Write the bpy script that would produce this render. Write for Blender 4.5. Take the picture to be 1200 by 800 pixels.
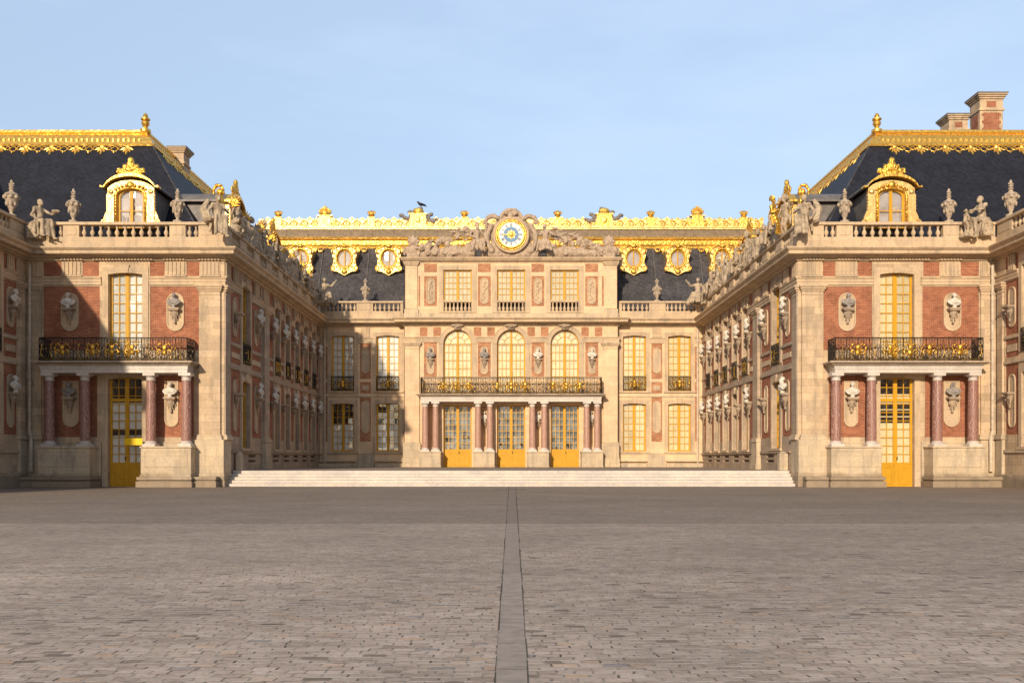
import bpy, bmesh, math, random
from mathutils import Vector, Matrix, noise
R = math.radians
PI = math.pi
for _o in list(bpy.data.objects): bpy.data.objects.remove(_o)
SC = bpy.context.scene
COL = SC.collection

# ------------------------------------------------------------------ camera
cam_d = bpy.data.cameras.new('camera'); cam = bpy.data.objects.new('camera', cam_d); COL.objects.link(cam)
cam.location = (0, -54, 1.6); cam.rotation_euler = (R(90), 0, 0)
cam_d.sensor_width = 36; cam_d.lens = 36*1080/1200
cam_d.shift_x = 1/1200; cam_d.shift_y = 138/1200
cam_d.clip_start = .1; cam_d.clip_end = 3000
SC.camera = cam
# ------------------------------------------------------------------ sky, sun, exposure
SUN_AZ, SUN_EL = 15.0, 19.0          # sun stands behind the camera, to its left
w = bpy.data.worlds.new('World'); SC.world = w; w.use_nodes = True
nt = w.node_tree; nt.nodes.clear()
out = nt.nodes.new('ShaderNodeOutputWorld'); bg = nt.nodes.new('ShaderNodeBackground')
sky = nt.nodes.new('ShaderNodeTexSky'); sky.sky_type = 'NISHITA'; sky.sun_disc = False
sky.sun_elevation = R(SUN_EL); sky.sun_rotation = R(180+SUN_AZ)
sky.air_density = 1.0; sky.dust_density = 1.6; sky.ozone_density = 1.2; sky.altitude = 100
tc = nt.nodes.new('ShaderNodeTexCoord'); mp = nt.nodes.new('ShaderNodeMapping')
mp.inputs['Scale'].default_value = (1.2, 1.2, 4.5); mp.inputs['Rotation'].default_value = (0, R(12), 0)
nz = nt.nodes.new('ShaderNodeTexNoise'); nz.inputs['Scale'].default_value = 2.2; nz.inputs['Detail'].default_value = 7
nz.inputs['Roughness'].default_value = .55
rp = nt.nodes.new('ShaderNodeValToRGB'); rp.color_ramp.elements[0].position = .42; rp.color_ramp.elements[1].position = .8
rp.color_ramp.elements[0].color = (0.30,)*3+(1,); rp.color_ramp.elements[1].color = (.46,)*3+(1,)
mx = nt.nodes.new('ShaderNodeMixRGB'); mx.inputs[2].default_value = (6.05, 7.1, 8.7, 1)
nt.links.new(tc.outputs['Generated'], mp.inputs[0]); nt.links.new(mp.outputs[0], nz.inputs['Vector'])
nt.links.new(nz.outputs['Fac'], rp.inputs[0]); nt.links.new(rp.outputs[0], mx.inputs[0])
nt.links.new(sky.outputs[0], mx.inputs[1]); sx = nt.nodes.new('ShaderNodeSeparateXYZ'); nt.links.new(tc.outputs['Generated'], sx.inputs[0])
hr = nt.nodes.new('ShaderNodeValToRGB')
for e_, (p_, v_) in zip([hr.color_ramp.elements[0], hr.color_ramp.elements[1], hr.color_ramp.elements.new(.45)], ((0, .60), (.85, .32), (.45, .86))):
    e_.position = p_; e_.color = (v_, v_, v_, 1)
nt.links.new(sx.outputs[2], hr.inputs[0])
ym = nt.nodes.new('ShaderNodeMapRange'); ym.inputs[1].default_value = -.3; ym.inputs[2].default_value = .75; ym.inputs[3].default_value = 1.0; ym.inputs[4].default_value = 1.86
nt.links.new(sx.outputs[1], ym.inputs[0])
hz = nt.nodes.new('ShaderNodeMath'); hz.operation = 'MULTIPLY'; nt.links.new(hr.outputs[0], hz.inputs[0]); nt.links.new(ym.outputs[0], hz.inputs[1])
hm = nt.nodes.new('ShaderNodeVectorMath'); hm.operation = 'SCALE'; nt.links.new(mx.outputs[0], hm.inputs[0]); nt.links.new(hz.outputs[0], hm.inputs['Scale'])
nt.links.new(hm.outputs[0], bg.inputs[0])
bg.inputs[1].default_value = 0.11
nt.links.new(bg.outputs[0], out.inputs[0])
sd = bpy.data.lights.new('sun', 'SUN'); sd.energy = 4.6; sd.angle = R(.9); sd.color = (1, .82, .60)
so = bpy.data.objects.new('sun', sd); COL.objects.link(so)
dirv = Vector((math.sin(R(SUN_AZ))*math.cos(R(SUN_EL)), math.cos(R(SUN_AZ))*math.cos(R(SUN_EL)), -math.sin(R(SUN_EL))))
so.rotation_euler = dirv.to_track_quat('-Z', 'Y').to_euler(); so.location = (-20, -60, 40)
SC.view_settings.view_transform = 'Standard'; SC.view_settings.look = 'None'
SC.view_settings.exposure = 0.0; SC.view_settings.gamma = 1
SC.view_settings.use_curve_mapping = False

# ------------------------------------------------------------------ node materials
class NT:
    def __init__(s, name):
        s.m = bpy.data.materials.new(name); s.m.use_nodes = True; s.t = s.m.node_tree
        s.p = s.t.nodes['Principled BSDF']; s.out = s.t.nodes['Material Output']
    def n(s, typ, **kw):
        o = s.t.nodes.new('ShaderNode'+typ)
        for k, v in kw.items():
            if k in o.inputs: o.inputs[k].default_value = v
            else: setattr(o, k, v)
        return o
    def l(s, a, b): s.t.links.new(a, b)
    def pos(s): return s.n('NewGeometry').outputs['Position']
    def wallvec(s):
        sp = s.n('SeparateXYZ'); s.l(s.pos(), sp.inputs[0])
        ad = s.n('Math', operation='ADD'); s.l(sp.outputs[0], ad.inputs[0]); s.l(sp.outputs[1], ad.inputs[1])
        cb = s.n('CombineXYZ'); s.l(ad.outputs[0], cb.inputs[0]); s.l(sp.outputs[2], cb.inputs[1])
        return cb.outputs[0]
    def noise(s, vec, scale, detail=4, rough=.55, sc3=None):
        if sc3:
            mp = s.n('Mapping'); mp.inputs['Scale'].default_value = sc3; s.l(vec, mp.inputs[0]); vec = mp.outputs[0]
        o = s.n('TexNoise'); o.inputs['Scale'].default_value = scale; o.inputs['Detail'].default_value = detail
        o.inputs['Roughness'].default_value = rough; s.l(vec, o.inputs['Vector']); return o.outputs['Fac']
    def ramp(s, fac, *stops):
        o = s.n('ValToRGB'); cr = o.color_ramp
        while len(cr.elements) < len(stops): cr.elements.new(.5)
        for e, (p, c) in zip(cr.elements, stops):
            e.position = p; e.color = (c, c, c, 1) if not hasattr(c, '__len__') else tuple(c)+(1,)
        s.l(fac, o.inputs[0]); return o.outputs[0]
    def mix(s, fac, a, b, mode='MIX'):
        o = s.n('MixRGB', blend_type=mode)
        for i, v in enumerate((fac, a, b)):
            if isinstance(v, (int, float)): o.inputs[i].default_value = v if i == 0 else (v, v, v, 1)
            elif isinstance(v, tuple): o.inputs[i].default_value = v+(1,)
            else: s.l(v, o.inputs[i])
        return o.outputs[0]
    def bump(s, h, strength=.3, dist=.02):
        o = s.n('Bump'); o.inputs['Strength'].default_value = strength; o.inputs['Distance'].default_value = dist
        s.l(h, o.inputs['Height'])
        s.l(o.outputs[0], s.p.inputs['Normal']); return o
    def fin(s, col=None, rough=.8, metal=0., spec=.3):
        if col is not None:
            if isinstance(col, tuple): s.p.inputs['Base Color'].default_value = col+(1,)
            else: s.l(col, s.p.inputs['Base Color'])
        if isinstance(rough, (int, float)): s.p.inputs['Roughness'].default_value = rough
        else: s.l(rough, s.p.inputs['Roughness'])
        s.p.inputs['Metallic'].default_value = metal; s.p.inputs['Specular IOR Level'].default_value = spec
        return s.m

def stone_mat(name, base, bw=.95, bh=.42, var=.21, grime=.6, joint=.62, bumps=.25, foot=False):
    t = NT(name); v = t.wallvec()
    br = t.n('TexBrick', offset=.5); t.l(v, br.inputs['Vector'])
    br.inputs['Color1'].default_value = (1-var,)*3+(1,); br.inputs['Color2'].default_value = (1+var*.6,)*3+(1,)
    br.inputs['Mortar'].default_value = (joint,)*3+(1,); br.inputs['Scale'].default_value = 1
    br.inputs['Mortar Size'].default_value = .007; br.inputs['Brick Width'].default_value = bw
    br.inputs['Row Height'].default_value = bh; br.inputs['Bias'].default_value = .1
    p = t.pos()
    n1 = t.noise(p, .9, 5); n2 = t.noise(p, 9, 5, .6); n3 = t.noise(p, 1.0, 5, .6, (2.2, 2.2, .35))
    c = t.mix(t.ramp(n1, (.35, 0.), (.7, 1.)), tuple(x*.88 for x in base), tuple(min(1, base[i]*(1.10, 1.06, .96)[i]) for i in range(3)))
    c = t.mix(1, c, br.outputs['Color'], 'MULTIPLY')
    c = t.mix(1, c, t.ramp(n2, (.3, .86), (.62, 1.05)), 'MULTIPLY')
    g = t.ramp(n3, (.50, 0.), (.72, 1.))
    gm = t.n('Math', operation='MULTIPLY'); t.l(g, gm.inputs[0]); gm.inputs[1].default_value = grime
    c = t.mix(gm.outputs[0], c, tuple(x*.42 for x in (base[0]*.9, base[1]*.95, base[2]*1.05)))
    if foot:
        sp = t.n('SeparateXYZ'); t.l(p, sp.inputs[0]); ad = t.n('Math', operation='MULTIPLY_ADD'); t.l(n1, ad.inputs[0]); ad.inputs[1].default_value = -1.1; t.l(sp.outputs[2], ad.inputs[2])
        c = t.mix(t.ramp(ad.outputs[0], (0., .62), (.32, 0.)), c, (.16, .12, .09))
    h = t.mix(.5, br.outputs['Fac'], n2)
    iv = t.n('Invert'); t.l(h, iv.inputs[1]); t.bump(iv.outputs[0], bumps, .02)
    return t.fin(c, .85, 0, .2)

def brick_mat(nm='red_brick', k=1.):
    t = NT(nm); v = t.wallvec()
    br = t.n('TexBrick', offset=.5); t.l(v, br.inputs['Vector'])
    br.inputs['Color1'].default_value = (.28*k, .082*k*k, .043*k*k, 1); br.inputs['Color2'].default_value = (.40*k, .145*k*k, .077*k*k, 1)
    br.inputs['Mortar'].default_value = (.42, .28, .19, 1); br.inputs['Scale'].default_value = 1
    br.inputs['Mortar Size'].default_value = .009; br.inputs['Mortar Smooth'].default_value = .2
    br.inputs['Brick Width'].default_value = .25; br.inputs['Row Height'].default_value = .095
    p = t.pos(); n1 = t.noise(p, 1.3, 5); n2 = t.noise(p, 14, 4)
    c = t.mix(1, br.outputs['Color'], t.ramp(n1, (.3, .72), (.7, 1.12)), 'MULTIPLY')
    c = t.mix(1, c, t.ramp(n2, (.3, .85), (.7, 1.1)), 'MULTIPLY')
    iv = t.n('Invert'); t.l(br.outputs['Fac'], iv.inputs[1]); t.bump(iv.outputs[0], .35, .01)
    return t.fin(c, .9, 0, .2)

def marble_mat(name, a, b, sc=2.5, rough=.35):
    t = NT(name); p = t.pos()
    n0 = t.noise(p, sc, 6, .65); wv = t.n('TexWave', wave_type='BANDS'); wv.inputs['Scale'].default_value = sc*.9
    wv.inputs['Distortion'].default_value = 14; wv.inputs['Detail'].default_value = 4; t.l(p, wv.inputs['Vector'])
    c = t.mix(t.ramp(n0, (.35, 0.), (.7, 1.)), a, tuple(x*.72 for x in a))
    c = t.mix(t.ramp(wv.outputs['Fac'], (.72, 0.), (.97, .65)), c, b)
    t.bump(n0, .08, .01)
    return t.fin(c, rough, 0, .4)

def statue_mat(name, base, grime=.6, sc=1.0):
    t = NT(name); p = t.pos()
    n1 = t.noise(p, 3.2*sc, 6, .65); n2 = t.noise(p, 14*sc, 5, .6)
    c = t.mix(1, base, t.ramp(n2, (.3, .7), (.65, 1.1)), 'MULTIPLY')
    g = t.ramp(n1, (.42, 0.), (.66, grime))
    c = t.mix(g, c, tuple(x*.32 for x in base))
    t.bump(t.mix(.5, n1, n2), .6, .05)
    return t.fin(c, .85, 0, .2)

def gold_mat(name, orn=.6, base=(.95, .62, .15), sc=5.0, rough=.36):
    t = NT(name); p = t.pos()
    v = t.n('TexVoronoi', feature='SMOOTH_F1'); v.inputs['Scale'].default_value = sc; t.l(p, v.inputs['Vector'])
    n2 = t.noise(p, 9, 5, .6); n1 = t.noise(p, 2.2, 5, .6)
    c = t.mix(t.ramp(n2, (.32, 0.), (.62, 1.)), (base[0]*.58, base[1]*.50, base[2]*.35), base)
    c = t.mix(t.ramp(n1, (.55, 0.), (.8, .55)), c, (.42, .27, .08))
    h = t.mix(.35, v.outputs['Distance'], n2)
    t.bump(h, orn, .08)
    return t.fin(c, t.ramp(n2, (.3, rough+.12), (.7, rough-.06)), .82, .5)

def plain_mat(name, col, rough=.6, metal=0, nsc=6, var=.15, spec=.3, bump=.1, bd=.01):
    t = NT(name); p = t.pos(); n = t.noise(p, nsc, 5, .6)
    c = t.mix(1, col, t.ramp(n, (.3, 1-var), (.7, 1+var*.6)), 'MULTIPLY')
    if bump: t.bump(n, bump, bd)
    return t.fin(c, rough, metal, spec)

def slate_mat(name, base):
    t = NT(name); sp = t.n('SeparateXYZ'); t.l(t.pos(), sp.inputs[0])
    ad = t.n('Math', operation='ADD'); t.l(sp.outputs[0], ad.inputs[0]); t.l(sp.outputs[1], ad.inputs[1])
    cb = t.n('CombineXYZ'); t.l(ad.outputs[0], cb.inputs[0]); t.l(sp.outputs[2], cb.inputs[1])
    br = t.n('TexBrick', offset=.5); t.l(cb.outputs[0], br.inputs['Vector'])
    br.inputs['Color1'].default_value = (.7,)*3+(1,); br.inputs['Color2'].default_value = (1.4,)*3+(1,)
    br.inputs['Mortar'].default_value = (.5,)*3+(1,); br.inputs['Scale'].default_value = 1
    br.inputs['Mortar Size'].default_value = .01; br.inputs['Brick Width'].default_value = .2; br.inputs['Row Height'].default_value = .17
    p = t.pos(); n1 = t.noise(p, .8, 6, .6); n3 = t.noise(p, 1.4, 5, .6, (1.6, 1.6, .25))
    c = t.mix(1, base, br.outputs['Color'], 'MULTIPLY')
    c = t.mix(1, c, t.ramp(n1, (.3, .7), (.7, 1.3)), 'MULTIPLY')
    c = t.mix(t.ramp(n3, (.55, 0.), (.8, .35)), c, (base[0]*2.0, base[1]*2.0, base[2]*1.9))
    iv = t.n('Invert'); t.l(br.outputs['Fac'], iv.inputs[1]); t.bump(iv.outputs[0], .3, .012)
    return t.fin(c, .62, 0, .3)

def paving_mat():
    t = NT('granite_setts'); p = t.pos()
    sp = t.n('SeparateXYZ'); t.l(p, sp.inputs[0])
    dn = t.n('TexNoise'); dn.inputs['Scale'].default_value = 1.1; dn.inputs['Detail'].default_value = 3; t.l(p, dn.inputs['Vector'])
    dv = t.n('VectorMath', operation='MULTIPLY_ADD'); t.l(dn.outputs['Color'], dv.inputs[0])
    dv.inputs[1].default_value = (.22, .075, 0); t.l(p, dv.inputs[2])
    def setts(w, r, off, ms):
        b = t.n('TexBrick', offset=.5, offset_frequency=2, squash=.72, squash_frequency=3); t.l(dv.outputs[0], b.inputs['Vector'])
        b.inputs['Color1'].default_value = (0, 0, 0, 1); b.inputs['Color2'].default_value = (1, 1, 1, 1)
        b.inputs['Mortar'].default_value = (.5, .5, .5, 1); b.inputs['Scale'].default_value = 1
        b.inputs['Mortar Size'].default_value = ms; b.inputs['Mortar Smooth'].default_value = .35
        b.inputs['Brick Width'].default_value = w; b.inputs['Row Height'].default_value = r
        return b
    a = setts(.20, .118, .5, .010); b = setts(.15, .085, .5, .009)
    # laid in belts across the court
    def step(src, thr, op='GREATER_THAN'):
        m = t.n('Math', operation=op); t.l(src, m.inputs[0]); m.inputs[1].default_value = thr; return m.outputs[0]
    xl = step(sp.outputs[0], 0.0, 'LESS_THAN')
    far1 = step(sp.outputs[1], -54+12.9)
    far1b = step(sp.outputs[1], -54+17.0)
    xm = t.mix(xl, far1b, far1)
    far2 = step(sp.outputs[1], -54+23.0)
    rnd = t.mix(xm, a.outputs['Color'], b.outputs['Color'])
    mort = t.mix(xm, a.outputs['Fac'], b.outputs['Fac'])
    pal = t.ramp(rnd, (0.0, (.17, .14, .115)), (.045, (.335, .278, .235)), (.35, (.375, .315, .268)), (.65, (.395, .335, .288)), (.91, (.435, .372, .325)), (.955, (.43, .32, .235)), (1.0, (.25, .232, .225)))
    n1 = t.noise(p, .35, 6, .6); n2 = t.noise(p, 22, 4, .6); n3 = t.noise(p, 1.6, 5, .6, (.5, 1.6, 1))
    c = t.mix(1, pal, t.ramp(n1, (.3, .78), (.7, 1.14)), 'MULTIPLY')
    c = t.mix(1, c, t.ramp(n3, (.3, .80), (.7, 1.12)), 'MULTIPLY')
    c = t.mix(1, c, t.ramp(t.noise(p, .09, 4, .6, (.6, 1.6, 1)), (.38, .84), (.62, 1.10)), 'MULTIPLY')
    c = t.mix(1, c, t.ramp(n2, (.3, .8), (.7, 1.12)), 'MULTIPLY')
    jn = t.ramp(t.noise(p, 3.1, 5), (.44, (.085, .065, .05)), (.60, (.42, .36, .31)))
    c = t.mix(1, c, (1.14, 1.07, 1.02), 'MULTIPLY')
    dsp = t.n('SeparateXYZ'); t.l(dv.outputs[0], dsp.inputs[0])
    def rowline(r):
        m = t.n('Math', operation='DIVIDE'); t.l(dsp.outputs[1], m.inputs[0]); m.inputs[1].default_value = r
        f = t.n('Math', operation='FRACT'); t.l(m.outputs[0], f.inputs[0])
        q = t.n('Math', operation='PINGPONG'); t.l(f.outputs[0], q.inputs[0]); q.inputs[1].default_value = .5
        return t.ramp(q.outputs[0], (.09, 1.), (.14, 0.))
    rl = t.mix(xm, rowline(.118), rowline(.085))
    jl = t.ramp(t.noise(p, 4.1, 4), (.40, (.20, .165, .13)), (.56, (.56, .505, .43)))
    jd = t.ramp(t.noise(p, 5.3, 4), (.50, (.33, .285, .235)), (.62, (.08, .062, .045)))
    c = t.mix(mort, c, t.mix(rl, jd, jl))
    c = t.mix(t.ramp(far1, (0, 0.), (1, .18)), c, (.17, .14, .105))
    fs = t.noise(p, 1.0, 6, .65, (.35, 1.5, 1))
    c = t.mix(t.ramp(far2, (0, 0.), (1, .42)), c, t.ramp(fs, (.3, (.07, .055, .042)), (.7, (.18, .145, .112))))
    h = t.mix(.25, mort, n2); iv = t.n('Invert'); t.l(h, iv.inputs[1])
    t.bump(iv.outputs[0], .7, .025)
    return t.fin(c, .85, 0, .15)

def n_out(t, bp, n): t.l(n, bp.inputs['Height']); return bp.outputs[0]
def glass_mat():
    t = NT('window_glass'); t.t.nodes.remove(t.p)
    tr = t.n('BsdfTransparent'); tr.inputs[0].default_value = (.95, .97, .97, 1)
    gl = t.n('BsdfGlossy'); gl.inputs['Roughness'].default_value = .04; gl.inputs['Color'].default_value = (.95, .97, 1, 1)
    n = t.noise(t.wallvec(), 2.2, 2); bp = t.n('Bump'); bp.inputs['Strength'].default_value = .15; bp.inputs['Distance'].default_value = .05
    sn = t.n('VectorMath', operation='SNAP'); t.l(t.wallvec(), sn.inputs[0]); sn.inputs[1].default_value = (.37, .52, 1)
    wn = t.n('TexWhiteNoise', noise_dimensions='3D'); t.l(sn.outputs[0], wn.inputs['Vector'])
    ma = t.n('VectorMath', operation='MULTIPLY_ADD'); t.l(wn.outputs['Color'], ma.inputs[0]); ma.inputs[1].default_value = (.12, .12, .12); ma.inputs[2].default_value = (-.06, -.06, -.06)
    va = t.n('VectorMath', operation='ADD'); t.l(ma.outputs[0], va.inputs[0]); t.l(n_out(t, bp, n), va.inputs[1])
    vn = t.n('VectorMath', operation='NORMALIZE'); t.l(va.outputs[0], vn.inputs[0]); t.l(vn.outputs[0], gl.inputs['Normal'])
    lw = t.n('LayerWeight'); lw.inputs[0].default_value = .5
    rm = t.ramp(lw.outputs['Facing'], (0, .15), (.5, .26), (1, .95))
    mx = t.n('MixShader'); t.l(rm, mx.inputs[0]); t.l(tr.outputs[0], mx.inputs[1]); t.l(gl.outputs[0], mx.inputs[2])
    t.l(mx.outputs[0], t.out.inputs[0]); return t.m

M = {}
M['stone'] = stone_mat('limestone', (.56, .43, .305))
M['stone_trim'] = stone_mat('limestone_trim', (.56, .435, .31), 1.5, .9, .08, .55, .8, .15)
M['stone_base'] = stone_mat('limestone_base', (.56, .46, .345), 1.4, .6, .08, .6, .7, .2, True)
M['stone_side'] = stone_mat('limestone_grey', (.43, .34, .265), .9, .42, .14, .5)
M['brick'] = brick_mat(); M['brick_centre'] = brick_mat('pale_brick', 1.35)
M['red_marble'] = marble_mat('red_marble', (.30, .15, .125), (.50, .35, .31), 3.2)
M['red_marble_pale'] = marble_mat('pale_red_marble', (.44, .25, .19), (.58, .42, .36), 3.2)
M['white_marble'] = marble_mat('white_marble', (.66, .60, .55), (.52, .47, .44), 1.2, .5)
M['step'] = stone_mat('marble_step', (.60, .55, .52), 1.9, 3.0, .05, .2, .8, .1)
M['bust_white'] = statue_mat('bust_marble', (.74, .69, .61), .3, 2)
M['bust_grey'] = statue_mat('bust_grey', (.36, .33, .31), .5, 2)
M['statue'] = statue_mat('statue_stone', (.52, .415, .30), .8)
M['urn'] = statue_mat('urn_stone', (.52, .425, .33), .6, 1.5)
M['relief'] = statue_mat('relief_stone', (.52, .40, .30), .6, 1.2)
M['gold'] = gold_mat('gilding', .55)
M['gold_fine'] = gold_mat('gilding_fine', .9, (.95, .58, .11), 9.0, .34)
M['gold_pale'] = gold_mat('gilding_pale', .35, (.90, .66, .30), 3.0, .46)
M['ochre'] = plain_mat('ochre_paint', (.57, .305, .016), .5, 0, 3, .12)
M['iron'] = plain_mat('black_iron', (.035, .028, .022), .5, .3, 12, .3)
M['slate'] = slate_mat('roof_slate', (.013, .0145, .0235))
M['slate_far'] = slate_mat('roof_slate_pale', (.060, .056, .062))  # paler, greyer slate than on the wing roofs
M['lead'] = plain_mat('roof_lead', (.17, .155, .15), .55, .2, 2.5, .35)
M['lead_brown'] = plain_mat('roof_lead_brown', (.22, .165, .11), .6, 0, 3, .3)
M['glass'] = glass_mat()
M['curtain'] = plain_mat('linen_blind', (.86, .85, .82), .9, 0, 1.2, .10)
M['curtain_warm'] = plain_mat('linen_blind_warm', (.86, .72, .46), .9, 0, 1.2, .15)
M['blind_cream'] = plain_mat('blind_cream', (.66, .56, .36), .9, 0, 1.0, .12)
M['curtain_dull'] = plain_mat('linen_dull', (.66, .65, .62), .9, 0, 1.2, .1)
M['blind_grey'] = plain_mat('blind_grey', (.50, .43, .40), .9, 0, 1.2, .3)
M['stone_centre'] = stone_mat('limestone_clean', (.72, .535, .365), .95, .42, .09, .22, .82)
M['dark_room'] = plain_mat('dark_room', (.018, .014, .012), .9, 0, 2, .4, bump=0)  # near-black colour; behind openings it stands in for unlit interior shade
M['grey_reflection'] = plain_mat('grey_reflection', (.24, .26, .27), .9, 0, 1.1, .6, bump=0)  # grey of the glass reflections, put into the colour behind the central doors
M['pipe'] = plain_mat('painted_pipe', (.56, .47, .37), .6, 0, 4, .3)
M['pipe_brown'] = plain_mat('rusty_pipe', (.22, .12, .07), .7, 0, 4, .3)
M['paving'] = paving_mat()
M['terrace'] = stone_mat('terrace_stone', (.30, .245, .20), .8, .8, .15, .4)
M['gutter'] = plain_mat('gutter_granite', (.275, .235, .205), .8, 0, 9, .3, bump=.4)
M['joint'] = plain_mat('dark_joint', (.085, .07, .045), .95, 0, 9, .5)
M['clock_white'] = plain_mat('clock_enamel', (.85, .84, .78), .4, 0, 2, .05)
M['clock_blue'] = plain_mat('clock_blue', (.13, .27, .46), .5, 0, 3, .15)
M['numeral'] = plain_mat('numeral_blue', (.06, .09, .15), .5, 0, 3, .1)
M['yellow'] = plain_mat('sign_yellow', (.85, .55, .01), .5, 0, 3, .05)
M['trophy_grey'] = statue_mat('trophy_lead', (.26, .23, .21), .5, 1.5)
M['bird'] = plain_mat('bird_black', (.02, .02, .025), .6, 0, 9, .2)

# ------------------------------------------------------------------ mesh helpers
WL = {}
class Fr:
    """facade frame: u along the wall, d out of the wall, z up"""
    def __init__(s, o, u, n):
        s.o = Vector(o); s.u = Vector(u); s.n = Vector(n); s.z = Vector((0, 0, 1))
        s.flip = s.u.cross(s.n).dot(s.z) < 0
    def __call__(s, p): return s.o + s.u*p[0] + s.n*p[1] + s.z*p[2]
ID = Fr((0, 0, 0), (1, 0, 0), (0, 1, 0))

class MB:
    def __init__(s, fr=ID): s.v = []; s.f = []; s.g = []; s.fr = fr
    def add(s, vs, fs):
        k = len(s.v); fr = s.fr; k0 = len(s.f)
        s.v += [fr(v) for v in vs]; s.g.append((k, len(s.v), k0, k0+len(fs)))
        if fr.flip: s.f += [tuple(reversed([k+i for i in f])) for f in fs]
        else: s.f += [tuple(k+i for i in f) for f in fs]
        return s
    def box(s, u0, u1, d0, d1, z0, z1):
        u0, u1 = sorted((u0, u1)); d0, d1 = sorted((d0, d1)); z0, z1 = sorted((z0, z1))
        vs = [(u0, d0, z0), (u1, d0, z0), (u1, d1, z0), (u0, d1, z0), (u0, d0, z1), (u1, d0, z1), (u1, d1, z1), (u0, d1, z1)]
        return s.add(vs, [(0, 3, 2, 1), (4, 5, 6, 7), (0, 1, 5, 4), (1, 2, 6, 5), (2, 3, 7, 6), (3, 0, 4, 7)])
    def prism(s, poly, d0, d1):
        """poly in (u,z), counter-clockwise as seen from -d ; extruded d0..d1"""
        a = sum(poly[i][0]*poly[(i+1) % len(poly)][1]-poly[(i+1) % len(poly)][0]*poly[i][1] for i in range(len(poly)))
        if a < 0: poly = poly[::-1]
        if d0 > d1: d0, d1 = d1, d0
        n = len(poly)
        vs = [(p[0], d0, p[1]) for p in poly]+[(p[0], d1, p[1]) for p in poly]
        fs = [tuple(range(n)), tuple(range(2*n-1, n-1, -1))]
        fs += [(i, n+i, n+(i+1) % n, (i+1) % n) for i in range(n)]
        return s.add(vs, fs)
    def ring(s, outer, inner, d0, d1):
        """closed ring between two (u,z) outlines with equal counts"""
        n = len(outer)
        vs = [(p[0], d, p[1]) for d in (d0, d1) for q in (outer, inner) for p in q]
        fs = []
        for i in range(n):
            j = (i+1) % n; o0, i0, o1, i1 = 0, n, 2*n, 3*n
            fs += [(o0+i, o0+j, i0+j, i0+i), (o1+j, o1+i, i1+i, i1+j), (o0+j, o0+i, o1+i, o1+j), (i0+i, i0+j, i1+j, i1+i)]
        k = len(s.v); s.add(vs, fs); return s
    def mould(s, u0, u1, prof, m0=0, m1=0, caps=True):
        """profile (d,z) closed, swept u0..u1; m shifts the end by m*d (mitre)"""
        n = len(prof)
        vs = [(u0-m0*d, d, z) for d, z in prof]+[(u1+m1*d, d, z) for d, z in prof]
        a = sum(prof[i][0]*prof[(i+1) % n][1]-prof[(i+1) % n][0]*prof[i][1] for i in range(n))
        fs = [(i, (i+1) % n, n+(i+1) % n, n+i) for i in range(n)]
        if caps: fs += [tuple(range(n-1, -1, -1)), tuple(range(n, 2*n))]
        if a > 0: fs = [tuple(reversed(f)) for f in fs]
        return s.add(vs, fs)
    def lathe(s, c, prof, seg=12, sx=1., sy=1., ph=0.):
        """prof (r,z) bottom to top"""
        n = len(prof); vs = []
        for r, z in prof:
            for k in range(seg):
                a = 2*PI*k/seg+ph; vs.append((c[0]+r*sx*math.cos(a), c[1]+r*sy*math.sin(a), c[2]+z))
        fs = []
        for i in range(n-1):
            for k in range(seg):
                k2 = (k+1) % seg; fs.append((i*seg+k, i*seg+k2, (i+1)*seg+k2, (i+1)*seg+k))
        fs.append(tuple(range(seg-1, -1, -1))); fs.append(tuple((n-1)*seg+k for k in range(seg)))
        return s.add(vs, fs)
    def ell(s, c, r, seg=10, rings=6):
        vs = [(c[0], c[1], c[2]-r[2])]
        for i in range(1, rings):
            t = -PI/2+PI*i/rings
            for k in range(seg):
                a = 2*PI*k/seg; vs.append((c[0]+r[0]*math.cos(t)*math.cos(a), c[1]+r[1]*math.cos(t)*math.sin(a), c[2]+r[2]*math.sin(t)))
        vs.append((c[0], c[1], c[2]+r[2])); fs = []
        for k in range(seg): fs.append((0, 1+(k+1) % seg, 1+k))
        for i in range(rings-2):
            for k in range(seg):
                a = 1+i*seg; fs.append((a+k, a+(k+1) % seg, a+seg+(k+1) % seg, a+seg+k))
        a = 1+(rings-2)*seg; t = len(vs)-1
        for k in range(seg): fs.append((a+k, a+(k+1) % seg, t))
        return s.add(vs, fs)
    def tube(s, pts, r, seg=6, closed=False):
        pts = [Vector(p) for p in pts]; n = len(pts); vs = []; fs = []
        rr = r if hasattr(r, '__len__') else [r]*n
        for i, p in enumerate(pts):
            if closed: t = pts[(i+1) % n]-pts[i-1]
            else: t = pts[min(i+1, n-1)]-pts[max(i-1, 0)]
            t.normalize(); ref = Vector((0, 1, 0)) if abs(t.y) < .9 else Vector((1, 0, 0))
            a = t.cross(ref).normalized(); b = t.cross(a)
            for k in range(seg):
                th = 2*PI*k/seg; vs.append(tuple(p+a*(rr[i]*math.cos(th))+b*(rr[i]*math.sin(th))))
        m = n if closed else n-1
        for i in range(m):
            j = (i+1) % n
            for k in range(seg): fs.append((i*seg+(k+1) % seg, i*seg+k, j*seg+k, j*seg+(k+1) % seg))
        if not closed: fs.append(tuple(range(seg))); fs.append(tuple((n-1)*seg+k for k in range(seg-1, -1, -1)))
        return s.add(vs, fs)
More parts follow.
